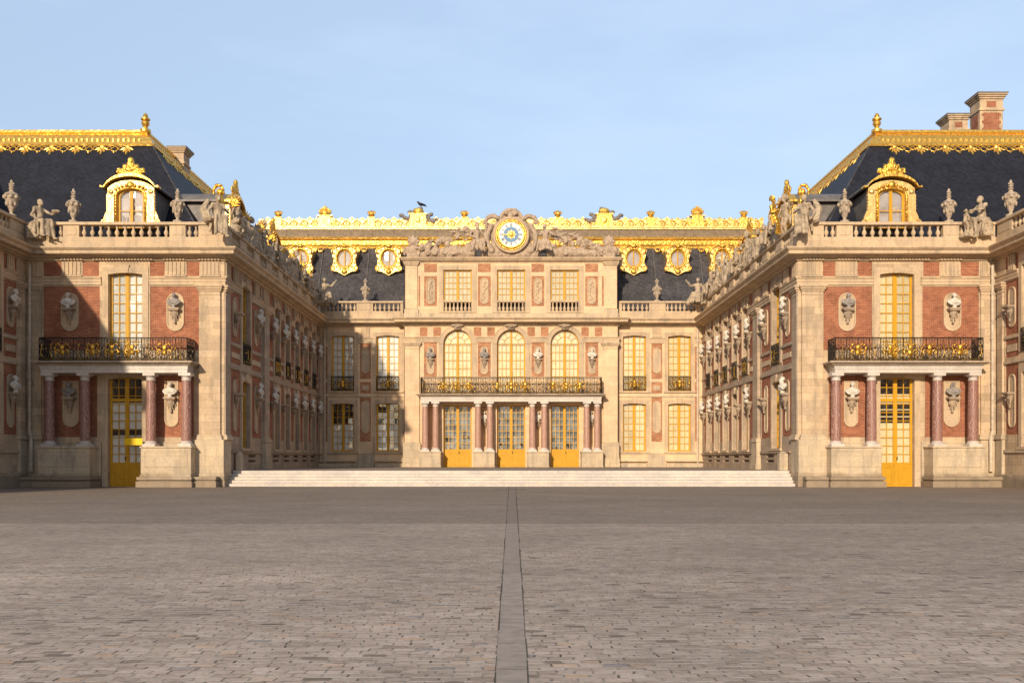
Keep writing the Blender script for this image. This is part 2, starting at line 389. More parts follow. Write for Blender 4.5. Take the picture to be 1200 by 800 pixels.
    def pieces(s):
        n = len(s.g); lo = []; hi = []
        for v0, v1, f0, f1 in s.g:
            vs = s.v[v0:v1]; lo.append([min(v[i] for v in vs) for i in range(3)]); hi.append([max(v[i] for v in vs) for i in range(3)])
        sz = [max(hi[i][k]-lo[i][k] for k in range(3)) for i in range(n)]; par = list(range(n))
        def find(a):
            while par[a] != a: a = par[a]
            return a
        for a in range(n):
            for b in range(a+1, n):
                ra, rb = find(a), find(b)
                if ra == rb: continue
                gap = math.sqrt(sum(max(0, lo[a][k]-hi[b][k], lo[b][k]-hi[a][k])**2 for k in range(3)))
                if gap <= max(.02, .48*max(sz[a], sz[b])): par[ra] = rb
        cl = {}
        for a in range(n): cl.setdefault(find(a), []).append(a)
        return list(cl.values())
    def build(s, name, mat, parent=None, smooth=False, bevel=0, recalc=False, origin=None, split=True):
        if split and parent is not None and 1 < len(s.g) <= 140:
            ps = s.pieces()
            if 1 < len(ps) <= 24:
                o = None
                for p in ps:
                    m = MB()
                    for i in p:
                        v0, v1, f0, f1 = s.g[i]; k = len(m.v)-v0; a0 = len(m.v)
                        m.v += s.v[v0:v1]; m.f += [tuple(q+k for q in f) for f in s.f[f0:f1]]
                    m.g = [(0, len(m.v), 0, len(m.f))]
                    q_ = m.build(name, mat, parent, smooth, bevel, recalc, origin, False); o = o or q_
                return o
        me = bpy.data.meshes.new(name)
        if parent is not None: off = WL[parent.name]
        else: off = Vector(origin) if origin else Vector((0, 0, 0))
        me.from_pydata([tuple(v-off) for v in s.v], [], s.f)
        if recalc or smooth:
            b = bmesh.new(); b.from_mesh(me); bmesh.ops.recalc_face_normals(b, faces=b.faces); b.to_mesh(me); b.free()
        me.materials.append(M[mat] if isinstance(mat, str) else mat)
        if smooth:
            me.polygons.foreach_set('use_smooth', [True]*len(me.polygons))
            if smooth != 'all': me.set_sharp_from_angle(angle=R(40))
        o = bpy.data.objects.new(name, me); COL.objects.link(o)
        if parent is not None: o.parent = parent; WL[o.name] = WL[parent.name]
        else: o.location = off; WL[o.name] = off
        if bevel:
            md = o.modifiers.new('bevel', 'BEVEL'); md.width = bevel; md.segments = 1; md.limit_method = 'ANGLE'
        return o

def root(name, loc, label, cat, group=None):
    o = bpy.data.objects.new(name, None); COL.objects.link(o); o.location = loc; WL[o.name] = Vector(loc)
    o.empty_display_size = .5
    tag(o, label, cat, group); return o
def tag(o, label, cat, group=None):
    o['label'] = label; o['category'] = cat
    if group: o['group'] = group
    return o
def struct(o): o['kind'] = 'structure'; return o

def arc(cx, cz, r, a0, a1, n, rz=None):
    rz = rz or r
    return [(cx+r*math.cos(R(a0+(a1-a0)*i/n)), cz+rz*math.sin(R(a0+(a1-a0)*i/n))) for i in range(n+1)]
def capsule(cu, w, z0, z1, n=8):
    r = w/2
    return arc(cu, z1-r, r, 0, 180, n)+arc(cu, z0+r, r, 180, 360, n)

# ------------------------------------------------------------------ sculpture helper: union of forms fused into one skin
CLAY = None
class Clay:
    def __init__(s): s.b = MB(); 
    def e(s, c, r): s.b.ell(c, r if hasattr(r, '__len__') else (r, r, r), 12, 8); return s
    def c(s, a, b, r0, r1=None):
        r1 = r0 if r1 is None else r1
        a = Vector(a); b = Vector(b); d = b-a; L = d.length
        if L < 1e-4: return s
        d.normalize(); pts = [a-d*r0*.95, a-d*r0*.6]+[a.lerp(b, k/3) for k in range(4)]+[b+d*r1*.6, b+d*r1*.95]
        rr = [r0*.3, r0*.8, r0, r0*.67+r1*.33, r0*.33+r1*.67, r1, r1*.8, r1*.3]
        s.b.tube(pts, rr, 10); return s
    def path(s, pts, rr):
        for i in range(len(pts)-1): s.c(pts[i], pts[i+1], rr[i], rr[i+1])
        return s
    def box(s, x0, x1, y0, y1, z0, z1): s.b.box(x0, x1, y0, y1, z0, z1); return s
    def mesh(s, name, voxel=.03, rough=.012, sc=3.0, mat='statue'):
        me = bpy.data.meshes.new(name); me.from_pydata([tuple(v) for v in s.b.v], [], s.b.f)
        global CLAY
        if CLAY is None: CLAY = bpy.data.scenes.new('clay')
        o = bpy.data.objects.new('tmp', me); CLAY.collection.objects.link(o)
        md = o.modifiers.new('r', 'REMESH'); md.mode = 'VOXEL'; md.voxel_size = voxel; md.use_smooth_shade = True
        ms = o.modifiers.new('s', 'SMOOTH'); ms.factor = .5; ms.iterations = 1
        with bpy.context.temp_override(scene=CLAY, view_layer=CLAY.view_layers[0]):
            dg = bpy.context.evaluated_depsgraph_get(); dg.update()
            m2 = bpy.data.meshes.new_from_object(o.evaluated_get(dg))
        bpy.data.objects.remove(o)
        if rough:
            for v in m2.vertices:
                p = Vector((v.co.x*sc*2.2, v.co.y*sc*2.2, v.co.z*sc*.8))
                v.co += v.normal*(noise.noise(p)*rough*1.6+noise.noise(v.co*sc*4)*rough*.7)
        m2.name = name; m2.materials.clear(); m2.materials.append(M[mat])
        m2.polygons.foreach_set('use_smooth', [True]*len(m2.polygons))
        return m2
def place(name, me, loc, rz=0, sc=1, parent=None, mirror=False, mat=None):
    o = bpy.data.objects.new(name, me); COL.objects.link(o); o.location = loc; o.rotation_euler = (0, 0, rz)
    o.scale = ((-sc if mirror else sc), sc, sc)
    if parent: o.parent = parent
    if mat: o.material_slots[0].link = 'OBJECT'; o.material_slots[0].material = M[mat]
    WL[o.name] = Vector(loc); return o

def figure(cl, head=(0, -.04, .86), chest=(0, .02, .52), hip=(0, .05, .08), kL=(-.17, -.48, .14), kR=(.17, -.46, .12),
           fL=(-.15, -.52, -.38), fR=(.19, -.46, -.40), eL=(-.36, -.02, .32), wL=(-.3, -.24, .2), eR=(.36, -.02, .32), wR=(.3, -.24, .2),
           S=1.0, off=(0, 0, 0), yaw=0., drape=True, hair='bun', seed=1):
    rnd = random.Random(seed); mt = Matrix.Translation(off) @ Matrix.Rotation(yaw, 4, 'Z') @ Matrix.Scale(S, 4)
    T = lambda p: tuple(mt @ Vector(p))
    V = Vector; head, chest, hip = V(head), V(chest), V(hip)
    C = lambda a, b, r0, r1: cl.c(T(a), T(b), r0*S, r1*S)
    E = lambda c, r: cl.e(T(c), r*S if not hasattr(r, '__len__') else tuple(x*S for x in r))
    shL = chest+V((-.19, 0, .10)); shR = chest+V((.19, 0, .10)); nk = chest+V((0, 0, .2))
    E(head, (.095, .11, .135)); C(head+V((0, -.09, .02)), head+V((0, -.125, -.03)), .02, .025)
    C(head+V((-.03, -.08, -.07)), head+V((.03, -.08, -.07)), .03, .03)
    E(head+V((0, .035, .05)), (.115, .115, .12))
    if hair == 'bun': E(head+V((0, .13, .02)), .06)
    if hair == 'beard': E(head+V((0, -.08, -.13)), (.06, .05, .09))
    if hair == 'helmet':
        E(head+V((0, .02, .08)), (.13, .15, .11)); cl.path([T(head+V((0, -.13, .16))), T(head+V((0, 0, .27))), T(head+V((0, .17, .2))), T(head+V((0, .22, .02)))], [.03*S, .05*S, .05*S, .03*S])
    C(nk-V((0, 0, .06)), head-V((0, -.01, .06)), .065, .055)
    C(shL, shR, .09, .09); E(chest, (.185, .13, .18)); C(chest-V((0, 0, .08)), hip+V((0, 0, .06)), .145, .16); C(hip-V((.1, 0, 0)), hip+V((.1, 0, 0)), .14, .14)
    for sh, e, w_ in ((shL, eL, wL), (shR, eR, wR)):
        e, w_ = V(e), V(w_); C(sh, e, .07, .052); C(e, w_, .052, .036); d = (w_-e).normalized()
        E(w_+d*.06, (.045, .05, .045)); C(w_+d*.08, w_+d*.15+V((0, 0, -.02)), .02, .014); C(w_+d*.05, w_+d*.1+V((.03, -.02, .02)), .016, .012)
    for sx, k, f in ((-1, kL, fL), (1, kR, fR)):
        k, f = V(k), V(f); C(hip+V((sx*.1, -.02, 0)), k, .115, .08); C(k, f, .078, .048)
        C(f+V((0, .03, -.03)), f+V((sx*.02, -.15, -.05)), .045, .03)
    if drape:
        kL, kR, fL, fR = V(kL), V(kR), V(fL), V(fR)
        for i in range(9):
            t = i/8; a = kL.lerp(kR, t)+V((0, .02, .01)); b = fL.lerp(fR, t)+V((rnd.uniform(-.05, .05), .06+rnd.uniform(-.05, .06), rnd.uniform(0, .12)))
            C(hip+V((-.12+.24*t, 0, .06)), a, .05, .045); C(a, b, .05+rnd.uniform(0, .02), .052)
        for i in range(5):
            a = shL.lerp(hip, i/6)+V((-.02, .08, 0)); C(a, hip+V((.12-.05*i, .12, -.05)), .05, .06)
        C(hip+V((-.2, .1, 0)), hip+V((-.3, .0, -.45)), .07, .05); C(hip+V((.2, .12, 0)), hip+V((.27, .05, -.4)), .07, .04)
        C(shR+V((0, .03, .02)), hip+V((-.14, -.1, .1)), .05, .06)
    return cl

# ------------------------------------------------------------------ facade pieces (all coordinates u, d, z in the facade's frame)
def wall_relief(fr, P, u0, u1, z0, z1, cells, mat='stone', name='wall', d=0.):
    """one wall skin; cells (u0,u1,z0,z1,depth) are sunk panels (small depth) or openings (deep)"""
    us = sorted({u0, u1} | {min(max(x, u0), u1) for c in cells for x in c[:2]})
    zs = sorted({z0, z1} | {min(max(x, z0), z1) for c in cells for x in c[2:4]})
    mb = MB(fr); nu, nz_ = len(us)-1, len(zs)-1
    D = [[0.]*nz_ for _ in range(nu)]
    for c in cells:
        for i in range(nu):
            for j in range(nz_):
                a = (us[i]+us[i+1])/2; b = (zs[j]+zs[j+1])/2
                if c[0] < a < c[1] and c[2] < b < c[3]: D[i][j] = c[4]
    for i in range(nu):
        for j in range(nz_):
            y = d-D[i][j]
            mb.add([(us[i], y, zs[j]), (us[i+1], y, zs[j]), (us[i+1], y, zs[j+1]), (us[i], y, zs[j+1])], [(0, 3, 2, 1)])
            if i+1 < nu and D[i+1][j] != D[i][j]:
                y2 = d-D[i+1][j]; q = [(us[i+1], y, zs[j]), (us[i+1], y2, zs[j]), (us[i+1], y2, zs[j+1]), (us[i+1], y, zs[j+1])]
                mb.add(q, [(0, 3, 2, 1)] )
            if j+1 < nz_ and D[i][j+1] != D[i][j]:
                y2 = d-D[i][j+1]; q = [(us[i], y, zs[j+1]), (us[i+1], y, zs[j+1]), (us[i+1], y2, zs[j+1]), (us[i], y2, zs[j+1])]
                mb.add(q, [(0, 3, 2, 1)])
    return mb.build(name, mat, P, split=False)

BR = .05            # brick panels are sunk 5 cm, their face stands 1.2 cm off the bottom of the recess
def bricks(fr, P, rects, d=0., mat='brick'):
    for a, b, c, e in rects:
        MB(fr).box(a+.004, b-.004, d-BR-.02, d-BR+.014, c+.004, e-.004).build('brick_panel', mat, P)

def niche(fr, P, u, z0, z1, w, d=0., base='oval', drop=.9):
    """pale stone plaque on the brick and the bracket that carries the bust ; returns bracket top"""
    mb = MB(fr)
    if base == 'oval': o = capsule(u, w, z0, z1); i = capsule(u, w-.16, z0+.08, z1-.08)
    else:
        o = [(u+w/2, z1), (u-w/2, z1)]+arc(u, z0+w/2, w/2, 180, 360, 10); i = [(u+w/2-.08, z1-.08), (u-w/2+.08, z1-.08)]+arc(u, z0+w/2, w/2-.08, 180, 360, 10)
    mb.ring(o, i, d-BR, d+.035); mb.prism(i, d-BR, d-.012)
    return mb.build('niche_plaque', 'stone_trim', P)
def bracket(fr, P, u, z, d=0., s=1., mat='stone_side'):
    mb = MB(fr); s = s*1.12
    mb.box(u-.36*s, u+.36*s, d-.02, d+.46*s, z-.10*s, z); mb.box(u-.29*s, u+.29*s, d-.02, d+.39*s, z-.17*s, z-.10*s-.001)
    mb.lathe((u, d+.12*s, z-.95*s), [(.03*s, 0), (.09*s, .06*s), (.05*s, .13*s), (.07*s, .22*s), (.05*s, .3*s), (.1*s, .36*s), (.16*s, .5*s), (.23*s, .66*s), (.22*s, .778*s)], 10, 1, .9)
    for k in (-1, 1): mb.tube([(u+k*.2*s, d+.2*s, z-.25*s), (u+k*.24*s, d+.26*s, z-.42*s), (u+k*.13*s, d+.2*s, z-.5*s), (u+k*.12*s, d+.13*s, z-.72*s)], .035*s, 6)
    return mb.build('bust_bracket', mat, P, smooth=True)

def window(fr, P, u0, u1, z0, z1, rows=8, cols=4, arch=False, cloth='curtain', rec=.30, d=0., sur=.30, solid=0., transom=None, dark=None, name='window', keystone=True, sill=True, lit=None, marks=()):
    """opening with ochre frame (part), panes, blind and stone surround (sub-parts)"""
    cu = (u0+u1)/2; r = (u1-u0)/2; zt = z1-r if arch else z1; y = d-rec; zb = z0+solid
    mb = MB(fr); s = .085; mid = .15; m = .042
    mb.box(u0, u0+s, y-.08, y+.02, z0, zt); mb.box(u1-s, u1, y-.08, y+.02, z0, zt)
    mb.box(u0+s, u1-s, y-.078, y+.018, zb, zb+.12)
    if solid:
        mb.box(u0+s, u1-s, y-.07, y+.0, z0, zb)
        for a, b in ((u0+s+.12, cu-mid/2-.1), (cu+mid/2+.1, u1-s-.12)): mb.ring([(a, z0+.15), (b, z0+.15), (b, zb-.12), (a, zb-.12)], [(a+.05, z0+.2), (b-.05, z0+.2), (b-.05, zb-.17), (a+.05, zb-.17)], y-.01, y+.03)
    top = zt
    if not arch: mb.box(u0+s, u1-s, y-.078, y+.018, z1-.10, z1); top = z1-.10
    mb.box(cu-mid/2, cu+mid/2, y-.07, y+.035, z0, z1-(.12 if arch else .10))
    if transom: mb.box(u0+s, u1-s, y-.079, y+.03, transom, transom+.18)
    wl, wr = (u0+s, cu-mid/2), (cu+mid/2, u1-s)
    h = (top-(zb+.12))/rows
    for a, b in (wl, wr):
        n = cols//2
        for i in range(1, n): x = a+(b-a)*i/n; mb.box(x-m/2, x+m/2, y-.05, y+.005, zb+.12, top)
        for j in range(1, rows): z = zb+.12+h*j; mb.box(a, b, y-.048, y+.003, z-m/2, z+m/2)
        mb.box(a, a+.045, y-.06, y+.012, zb+.12, top); mb.box(b-.045, b, y-.06, y+.012, zb+.12, top)
    if arch:
        mb.ring(arc(cu, zt, r, 0, 180, 16)+[(u0, zt-.01), (u1, zt-.01)], arc(cu, zt, r-s, 0, 180, 16)+[(u0+s, zt-.01), (u1-s, zt-.01)], y-.08, y+.02)
        mb.box(u0+s, u1-s, y-.049, y+.004, zt-.03, zt+.03)
        rr = r*.52; mb.tube([(p[0], y-.02, p[1]) for p in arc(cu, zt, rr, 0, 180, 14)], .022, 6)
        for a in (30, 60, 120, 150): mb.tube([(cu+rr*math.cos(R(a)), y-.02, zt+rr*math.sin(R(a))), (cu+(r-.05)*math.cos(R(a)), y-.02, zt+(r-.05)*math.sin(R(a)))], .02, 5)
    wn = mb.build(name, 'ochre', P, split=False)
    g = MB(fr); g.add([(u0+.02, y-.03, zb+.02), (u1-.02, y-.03, zb+.02), (u1-.02, y-.03, zt), (u0+.02, y-.03, zt)], [(0, 1, 2, 3)])
    if arch: g.add([(p[0], y-.03, p[1]) for p in arc(cu, zt, r-.03, 0, 180, 16)], [tuple(range(17))])
    g.build('pane', 'glass', wn)
    ib = MB(fr); ib.box(u0+.005, u1-.005, d-.9, d-.86, z0+.01, z1-.01); ib.build('backing_slab', lit or 'dark_room', wn)  # backing slab; interior shade is in its colour, reflection at the central doors
    if cloth:
        c0, c1 = zb+.05, z1-.02
        if dark is not None: c1 = zb+.05+(z1-zb)*(1-dark)
        for a, b in ((u0+.05, cu-.02), (cu+.02, u1-.05)):
            n = 14; vs = []; k = MB(fr)
            for i in range(n+1):
                x = a+(b-a)*i/n; dd = y-.075+.004*math.sin(i*2.1+a*3); vs += [(x, dd, c0), (x, dd, c1)]
            k.add(vs, [(2*i, 2*i+2, 2*i+3, 2*i+1) for i in range(n)])
            k.add([(x, dd-.006, z) for x, dd, z in vs], [(2*i, 2*i+1, 2*i+3, 2*i+2) for i in range(n)])
            k.build('blind', cloth if (int(a*7+z0*3) % 4) else {'curtain': 'curtain_dull', 'curtain_warm': 'blind_cream'}.get(cloth, cloth), wn)
    for ma, mz in marks:
        x = u0+(u1-u0)*ma; MB(fr).box(x-.10, x+.10, y-.024, y-.018, mz-.1, mz+.1).build('pane_sticker', 'dark_room', wn)
    if sur:
        k = MB(fr); t = .055
        if arch:
            k.ring(arc(cu, zt, r+sur, 0, 180, 20)+[(u0-sur, zt-.0), (u0-.001, zt-.0), (u1+.001, zt-.0), (u1+sur, zt-.0)][0:0], arc(cu, zt, r+.003, 0, 180, 20), d-.01, d+t)
            k.ring(arc(cu, zt, r+sur, 0, 180, 20), arc(cu, zt, r+sur-.09, 0, 180, 20), d+t-.004, d+t+.035)
            k.box(u0-sur, u0-.003, d-.01, d+t-.002, z0, zt); k.box(u1+.003, u1+sur, d-.01, d+t-.002, z0, zt)
        else:
            k.box(u0-sur, u0-.003, d-.01, d+t, z0, z1+sur*.8); k.box(u1+.003, u1+sur, d-.01, d+t, z0, z1+sur*.8)
            k.box(u0-.003, u1+.003, d-.01, d+t-.002, z1+.003, z1+sur*.8-.002)
            # shallow segmental head
            k.prism([(u0+.002, z1+.002), (u0+.002, z1-.13)]+[(u0+(u1-u0)*i/8, z1-.13+.10*math.sin(PI*i/8)) for i in range(1, 8)]+[(u1-.002, z1-.13), (u1-.002, z1+.002)], d-.2, d+t-.006)
        if keystone: k.prism([(cu-.17, z1-.05), (cu+.17, z1-.05), (cu+.26, z1+.42), (cu-.26, z1+.42)], d-.005, d+t+.05)
        if sill and not solid: k.box(u0-sur-.06, u1+sur+.06, d-.02, d+.14, z0-.16, z0-.003)
        k.build('surround', 'stone_trim', wn, split=False)
    return wn

def spandrels(fr, P, u0, u1, z1, d=0.):
    cu = (u0+u1)/2; r = (u1-u0)/2; zt = z1-r; mb = MB(fr)
    for a0, a1, ux in ((0, 90, u1), (90, 180, u0)):
        p = arc(cu, zt, r, a0, a1, 10)
        for i in range(10):
            q = [p[i], p[i+1], (p[i+1][0], z1+.0), (p[i][0], z1+.0)]
            if abs(q[0][0]-q[1][0]) < 1e-5: continue
            mb.prism(q, d-.34, d-.001)
    mb.build('spandrel', 'stone', P)

CORN = [(0, 13.22), (.10, 13.22), (.14, 13.30), (.14, 13.34), (.34, 13.36), (.40, 13.44), (.72, 13.47), (.76, 13.50), (.76, 13.66), (.84, 13.72), (.92, 13.80), (.92, 13.87), (.05, 13.93), (0, 13.93)]
ARCH = [(0, 11.80), (.07, 11.80), (.07, 11.98), (.10, 11.985), (.10, 12.14), (.16, 12.18), (.16, 12.24), (0, 12.28)]
def entablature(fr, P, u0, u1, d=0., m0=0, m1=0, dent=None, gaps=()):
    sh = lambda pr: [(x+d, z) for x, z in pr]
    # mitre offsets are measured from the wall plane d
    def mo(pr, name, mat, u0=u0, u1=u1, m0=m0, m1=m1):
        mb = MB(fr); n = len(pr)
        vs = [(u0-m0*x, x+d, z) for x, z in pr]+[(u1+m1*x, x+d, z) for x, z in pr]
        fs = [tuple(range(n-1, -1, -1)), tuple(range(n, 2*n))]+[(i, (i+1) % n, n+(i+1) % n, n+i) for i in range(n)]
        mb.add(vs, fs); return mb.build(name, mat, P, recalc=True)
    c = mo(CORN, 'cornice', 'stone_trim'); e = u0; mm = m0
    for a, b in sorted(gaps)+[(u1, None)]:
        mo(ARCH, 'architrave', 'stone_trim', e, a, mm, m1 if b is None else 0); e = b; mm = 0
    mb = MB(fr); n = int((u1-u0)/.19)
    a = u0+.1; b = u1-.1
    for i in range(n+1):
        if dent is not None and not any(q0 < a+(b-a)*i/n < q1 for q0, q1 in dent): continue
        x = a+(b-a)*i/n; mb.box(x-.05, x+.05, d+.10, d+.22, 13.225, 13.335)
    for q0, q1 in (dent if dent is not None else [(u0+.05, u1-.05)]): mb.box(max(u0, q0), min(u1, q1), d+.09, d+.15, 13.23, 13.33)
    if mb.v: mb.build('dentil_course', 'stone_trim', c, split=False)
    return c

def pilaster(fr, P, u0, u1, d=0., t=.16, z0=3.05, z1=11.78, foot=True, zf=0., flare=.22, m='stone'):
    mb = MB(fr); mb.box(u0, u1, d-.02, d+t, z0, z1-.36)
    o = mb.build('pilaster', m, P, bevel=.012)
    k = MB(fr)
    k.box(u0-.0, u1+.0, d-.02, d+t+.03, z1-.58, z1-.53)
    for a, b, e in ((z1-.36, z1-.25, .05), (z1-.25, z1-.12, .12), (z1-.12, z1-.003, .18)): k.box(u0-e, u1+e, d-.02, d+t+e, a+.001, b)
    k.build('capital', 'stone_trim', o)
    if foot:
        k = MB(fr); e = flare
        k.box(u0-.08, u1+.08, d-.02, d+t+.08, z0-.12, z0); k.box(u0-.13, u1+.13, d-.02, d+t+.13, z0-.30, z0-.121)
        k.box(u0-e, u1+e, d-.02, d+t+e, zf+.78, z0-.301)
        k.box(u0-e-.08, u1+e+.08, d-.02, d+t+e+.08, zf, zf+.38); k.box(u0-e-.04, u1+e+.04, d-.02, d+t+e+.04, zf+.381, zf+.779)
        k.build('pedestal', 'stone_base', o, bevel=.015)
    return o

def triglyph(fr, P, u0, u1, d=0., z0=12.30, z1=13.2):
    mb = MB(fr); mb.box(u0, u1, d-.01, d+.04, z0, z1); n = max(2, int((u1-u0)/.22)); w = (u1-u0)/n
    for i in range(n): mb.box(u0+w*(i+.28), u0+w*(i+.86), d+.038, d+.095, z0+.08, z1-.06)
    mb.box(u0-.03, u1+.03, d-.01, d+.16, z0-.02, z0+.05)
    mb.build('frieze_block', 'stone_trim', P)

BALM = {}
BAL = [(.10, 0), (.10, .05), (.055, .09), (.075, .16), (.125, .30), (.115, .40), (.055, .56), (.05, .64), (.075, .70), (.06, .74), (.10, .79), (.10, .84)]
def balustrade(fr, P, u0, u1, segs, z0=13.9, d=-.30, zb=14.62, zt=15.5, th=.36, n0=0, n1=0, mat='stone_trim', name='balustrade'):
    """plinth, dies, top rail ; segs (a,b,count) are open stretches with that many balusters"""
    mb = MB(fr); y0, y1 = d-th, d
    if zb > z0: mb.box(u0-n0*.06, u1+n1*.06, y0-.06, y1+.06, z0, zb); mb.box(u0-n0*.1, u1+n1*.1, y0-.09, y1+.10, z0-.01, z0+.16)
    mb.box(u0-n0*.08, u1+n1*.08, y0-.08, y1+.08, zt-.17, zt)
    e = u0
    for a, b, n in sorted(segs)+[(u1, u1, 0)]:
        if a-e > .02: mb.box(e, a, y0+.01, y1-.01, zb, zt-.17); 
        if a-e > .6: mb.box(e+.16, a-.16, y0, y1+.015, zb+.12, zt-.28)
        e = b
    bo = mb.build(name, mat, P, bevel=.012)
    hh = (zt-.17-zb)/.84; key = (round(hh, 3), mat)
    if key not in BALM:
        t_ = MB().lathe((0, 0, 0), [(r*1.12, z*hh) for r, z in BAL], 10).build('baluster', mat, smooth=True)
        BALM[key] = t_.data; bpy.data.objects.remove(t_)
    for a, b, n in segs:
        for i in range(n):
            x = a+(b-a)*(i+.5)/n; p_ = fr((x, (y0+y1)/2, zb))
            o_ = bpy.data.objects.new('baluster', BALM[key]); COL.objects.link(o_); o_.parent = bo; o_.location = p_-WL[bo.name]
    return bo

def mask(mb, u, d, z, s=1.):
    mb.ell((u, d+.03, z+.12*s), (.115*s, .07, .125*s), 10, 6); mb.ell((u, d+.05, z+.20*s), (.15*s, .05, .05*s), 8, 5)
    mb.prism([(u-.11*s, z-.0*s), (u+.11*s, z-.0*s), (u+.13*s, z-.26*s), (u-.13*s, z-.26*s)], d, d+.06)
    for k in (-1, 1):
        mb.tube([(u+k*.13*s, d+.02, z-.08*s), (u+k*.26*s, d+.02, z+.02*s), (u+k*.36*s, d+.02, z-.08*s), (u+k*.30*s, d+.02, z-.2*s), (u+k*.2*s, d+.02, z-.17*s)], [.035*s, .04*s, .045*s, .035*s, .02*s], 6)
        mb.tube([(u+k*.1*s, d+.02, z+.24*s), (u+k*.22*s, d+.02, z+.34*s), (u+k*.32*s, d+.02, z+.26*s), (u+k*.26*s, d+.02, z+.18*s)], [.03*s, .03*s, .03*s, .02*s], 6)
        mb.ell((u+k*.4*s, d+.02, z+.1*s), (.045*s, .03, .045*s), 6, 4); mb.ell((u+k*.36*s, d+.02, z-.3*s), (.04*s, .03, .04*s), 6, 4)
def railing(fr, P, u0, u1, d, z0, z1, masks, ends=True, seed=0, name='balcony_railing', mscale=1., small=False):
    rnd = random.Random(seed); mb = MB(fr)
    def run(pt, L, skip=()):
        # pt(t, z) -> (u,d,z)
        for z, r in ((z1, .036), (z1-.1, .016), (z0+.08, .028), (z0+.16, .014)): mb.tube([pt(0, z), pt(L, z)], r, 6)
        n = max(2, int(L/(.62 if not small else .5))); 
        for i in range(n+1):
            x = L*i/n; mb.tube([pt(x, z0), pt(x, z1)], .028, 5)
        for i in range(n):
            a = L*i/n; b = L*(i+1)/n; c = (a+b)/2; h = z1-z0; w = (b-a)
            for sx in (-1, 1):
                mb.tube([pt(c+sx*w*t, z0+h*q) for t, q in ((.42, .10), (.1, .22), (.12, .42), (.36, .5), (.4, .38), (.26, .34))], .021, 5)
                mb.tube([pt(c+sx*w*t, z0+h*q) for t, q in ((.02, .52), (.14, .7), (.38, .72), (.4, .58), (.25, .57))], .021, 5)
                mb.tube([pt(c+sx*w*.24, z0), pt(c+sx*w*.24, z1)], .013, 4)
            mb.tube([pt(c+w*.13*math.cos(q*PI/4), z0+h*.82+h*.08*math.sin(q*PI/4)) for q in range(8)], .011, 4, True)
            mb.tube([pt(c, z0), pt(c, z1)], .013, 4)
    run(lambda t, z: (u0+t, d, z), u1-u0)
    if ends:
        run(lambda t, z: (u0, d-t, z), d-.08); run(lambda t, z: (u1, d-t, z), d-.08)
    o = mb.build(name, 'iron', P, split=False)
    gl = MB(fr)
    n = max(2, int((u1-u0)/.26))
    for i in range(n):
        x = u0+(u1-u0)*(i+.5)/n
        if rnd.random() < .6: gl.ell((x, d+.02, z0+.2+rnd.choice((0, .25, .5, .72))*(z1-z0-.3)), (.042, .03, .042), 6, 4)
        if rnd.random() < .55: gl.tube([(x-.06, d+.015, z0+.25), (x+.05, d+.015, z0+.5), (x-.04, d+.015, z0+.75*(z1-z0))], .022, 4)
    gl.tube([(u0+.05, d+.012, z0+.12), (u1-.05, d+.012, z0+.12)], .012, 4)
    gl.build('gilt_ornament', 'gold_fine', o, split=False)
    for u in masks:
        k = MB(fr); mask(k, u, d+.02, z0+(z1-z0)*.48, mscale); k.build('gilt_mask', 'gold_fine', o, smooth='all', split=False)
    return o

def column(fr, P, u, d, z0, z1, r=.275, zc=.32):
    """shaft with marble plinth and capital"""
    mb = MB(fr); h = z1-z0
    mb.lathe((u, d, z0+.30), [(r, 0), (r*1.0, h*.3), (r*.96, h*.65), (r*.87, h-.30-.42)], 20)
    o = mb.build('column', 'red_marble' if zc else 'red_marble_pale', P, smooth=True)
    k = MB(fr); q = r*1.33
    k.box(u-q, u+q, d-q, d+q, z0, z0+.13); k.lathe((u, d, z0+.131), [(r*1.28, 0), (r*1.3, .05), (r*1.08, .09), (r*1.12, .14), (r*1.0, .172)], 20)
    k.build('column_base', 'white_marble', o, smooth=True)
    k = MB(fr); z = z1-.42
    k.lathe((u, d, z+.002), [(r*.98, 0), (r*.98, .05), (r*.88, .06), (r*.88, .16), (r*1.0, .18), (r*1.14, .26)], 20)
    k.box(u-r*1.25, u+r*1.25, d-r*1.25, d+r*1.25, z+.262, z+.418); k.build('column_capital', 'white_marble', o, smooth=True)
    return o

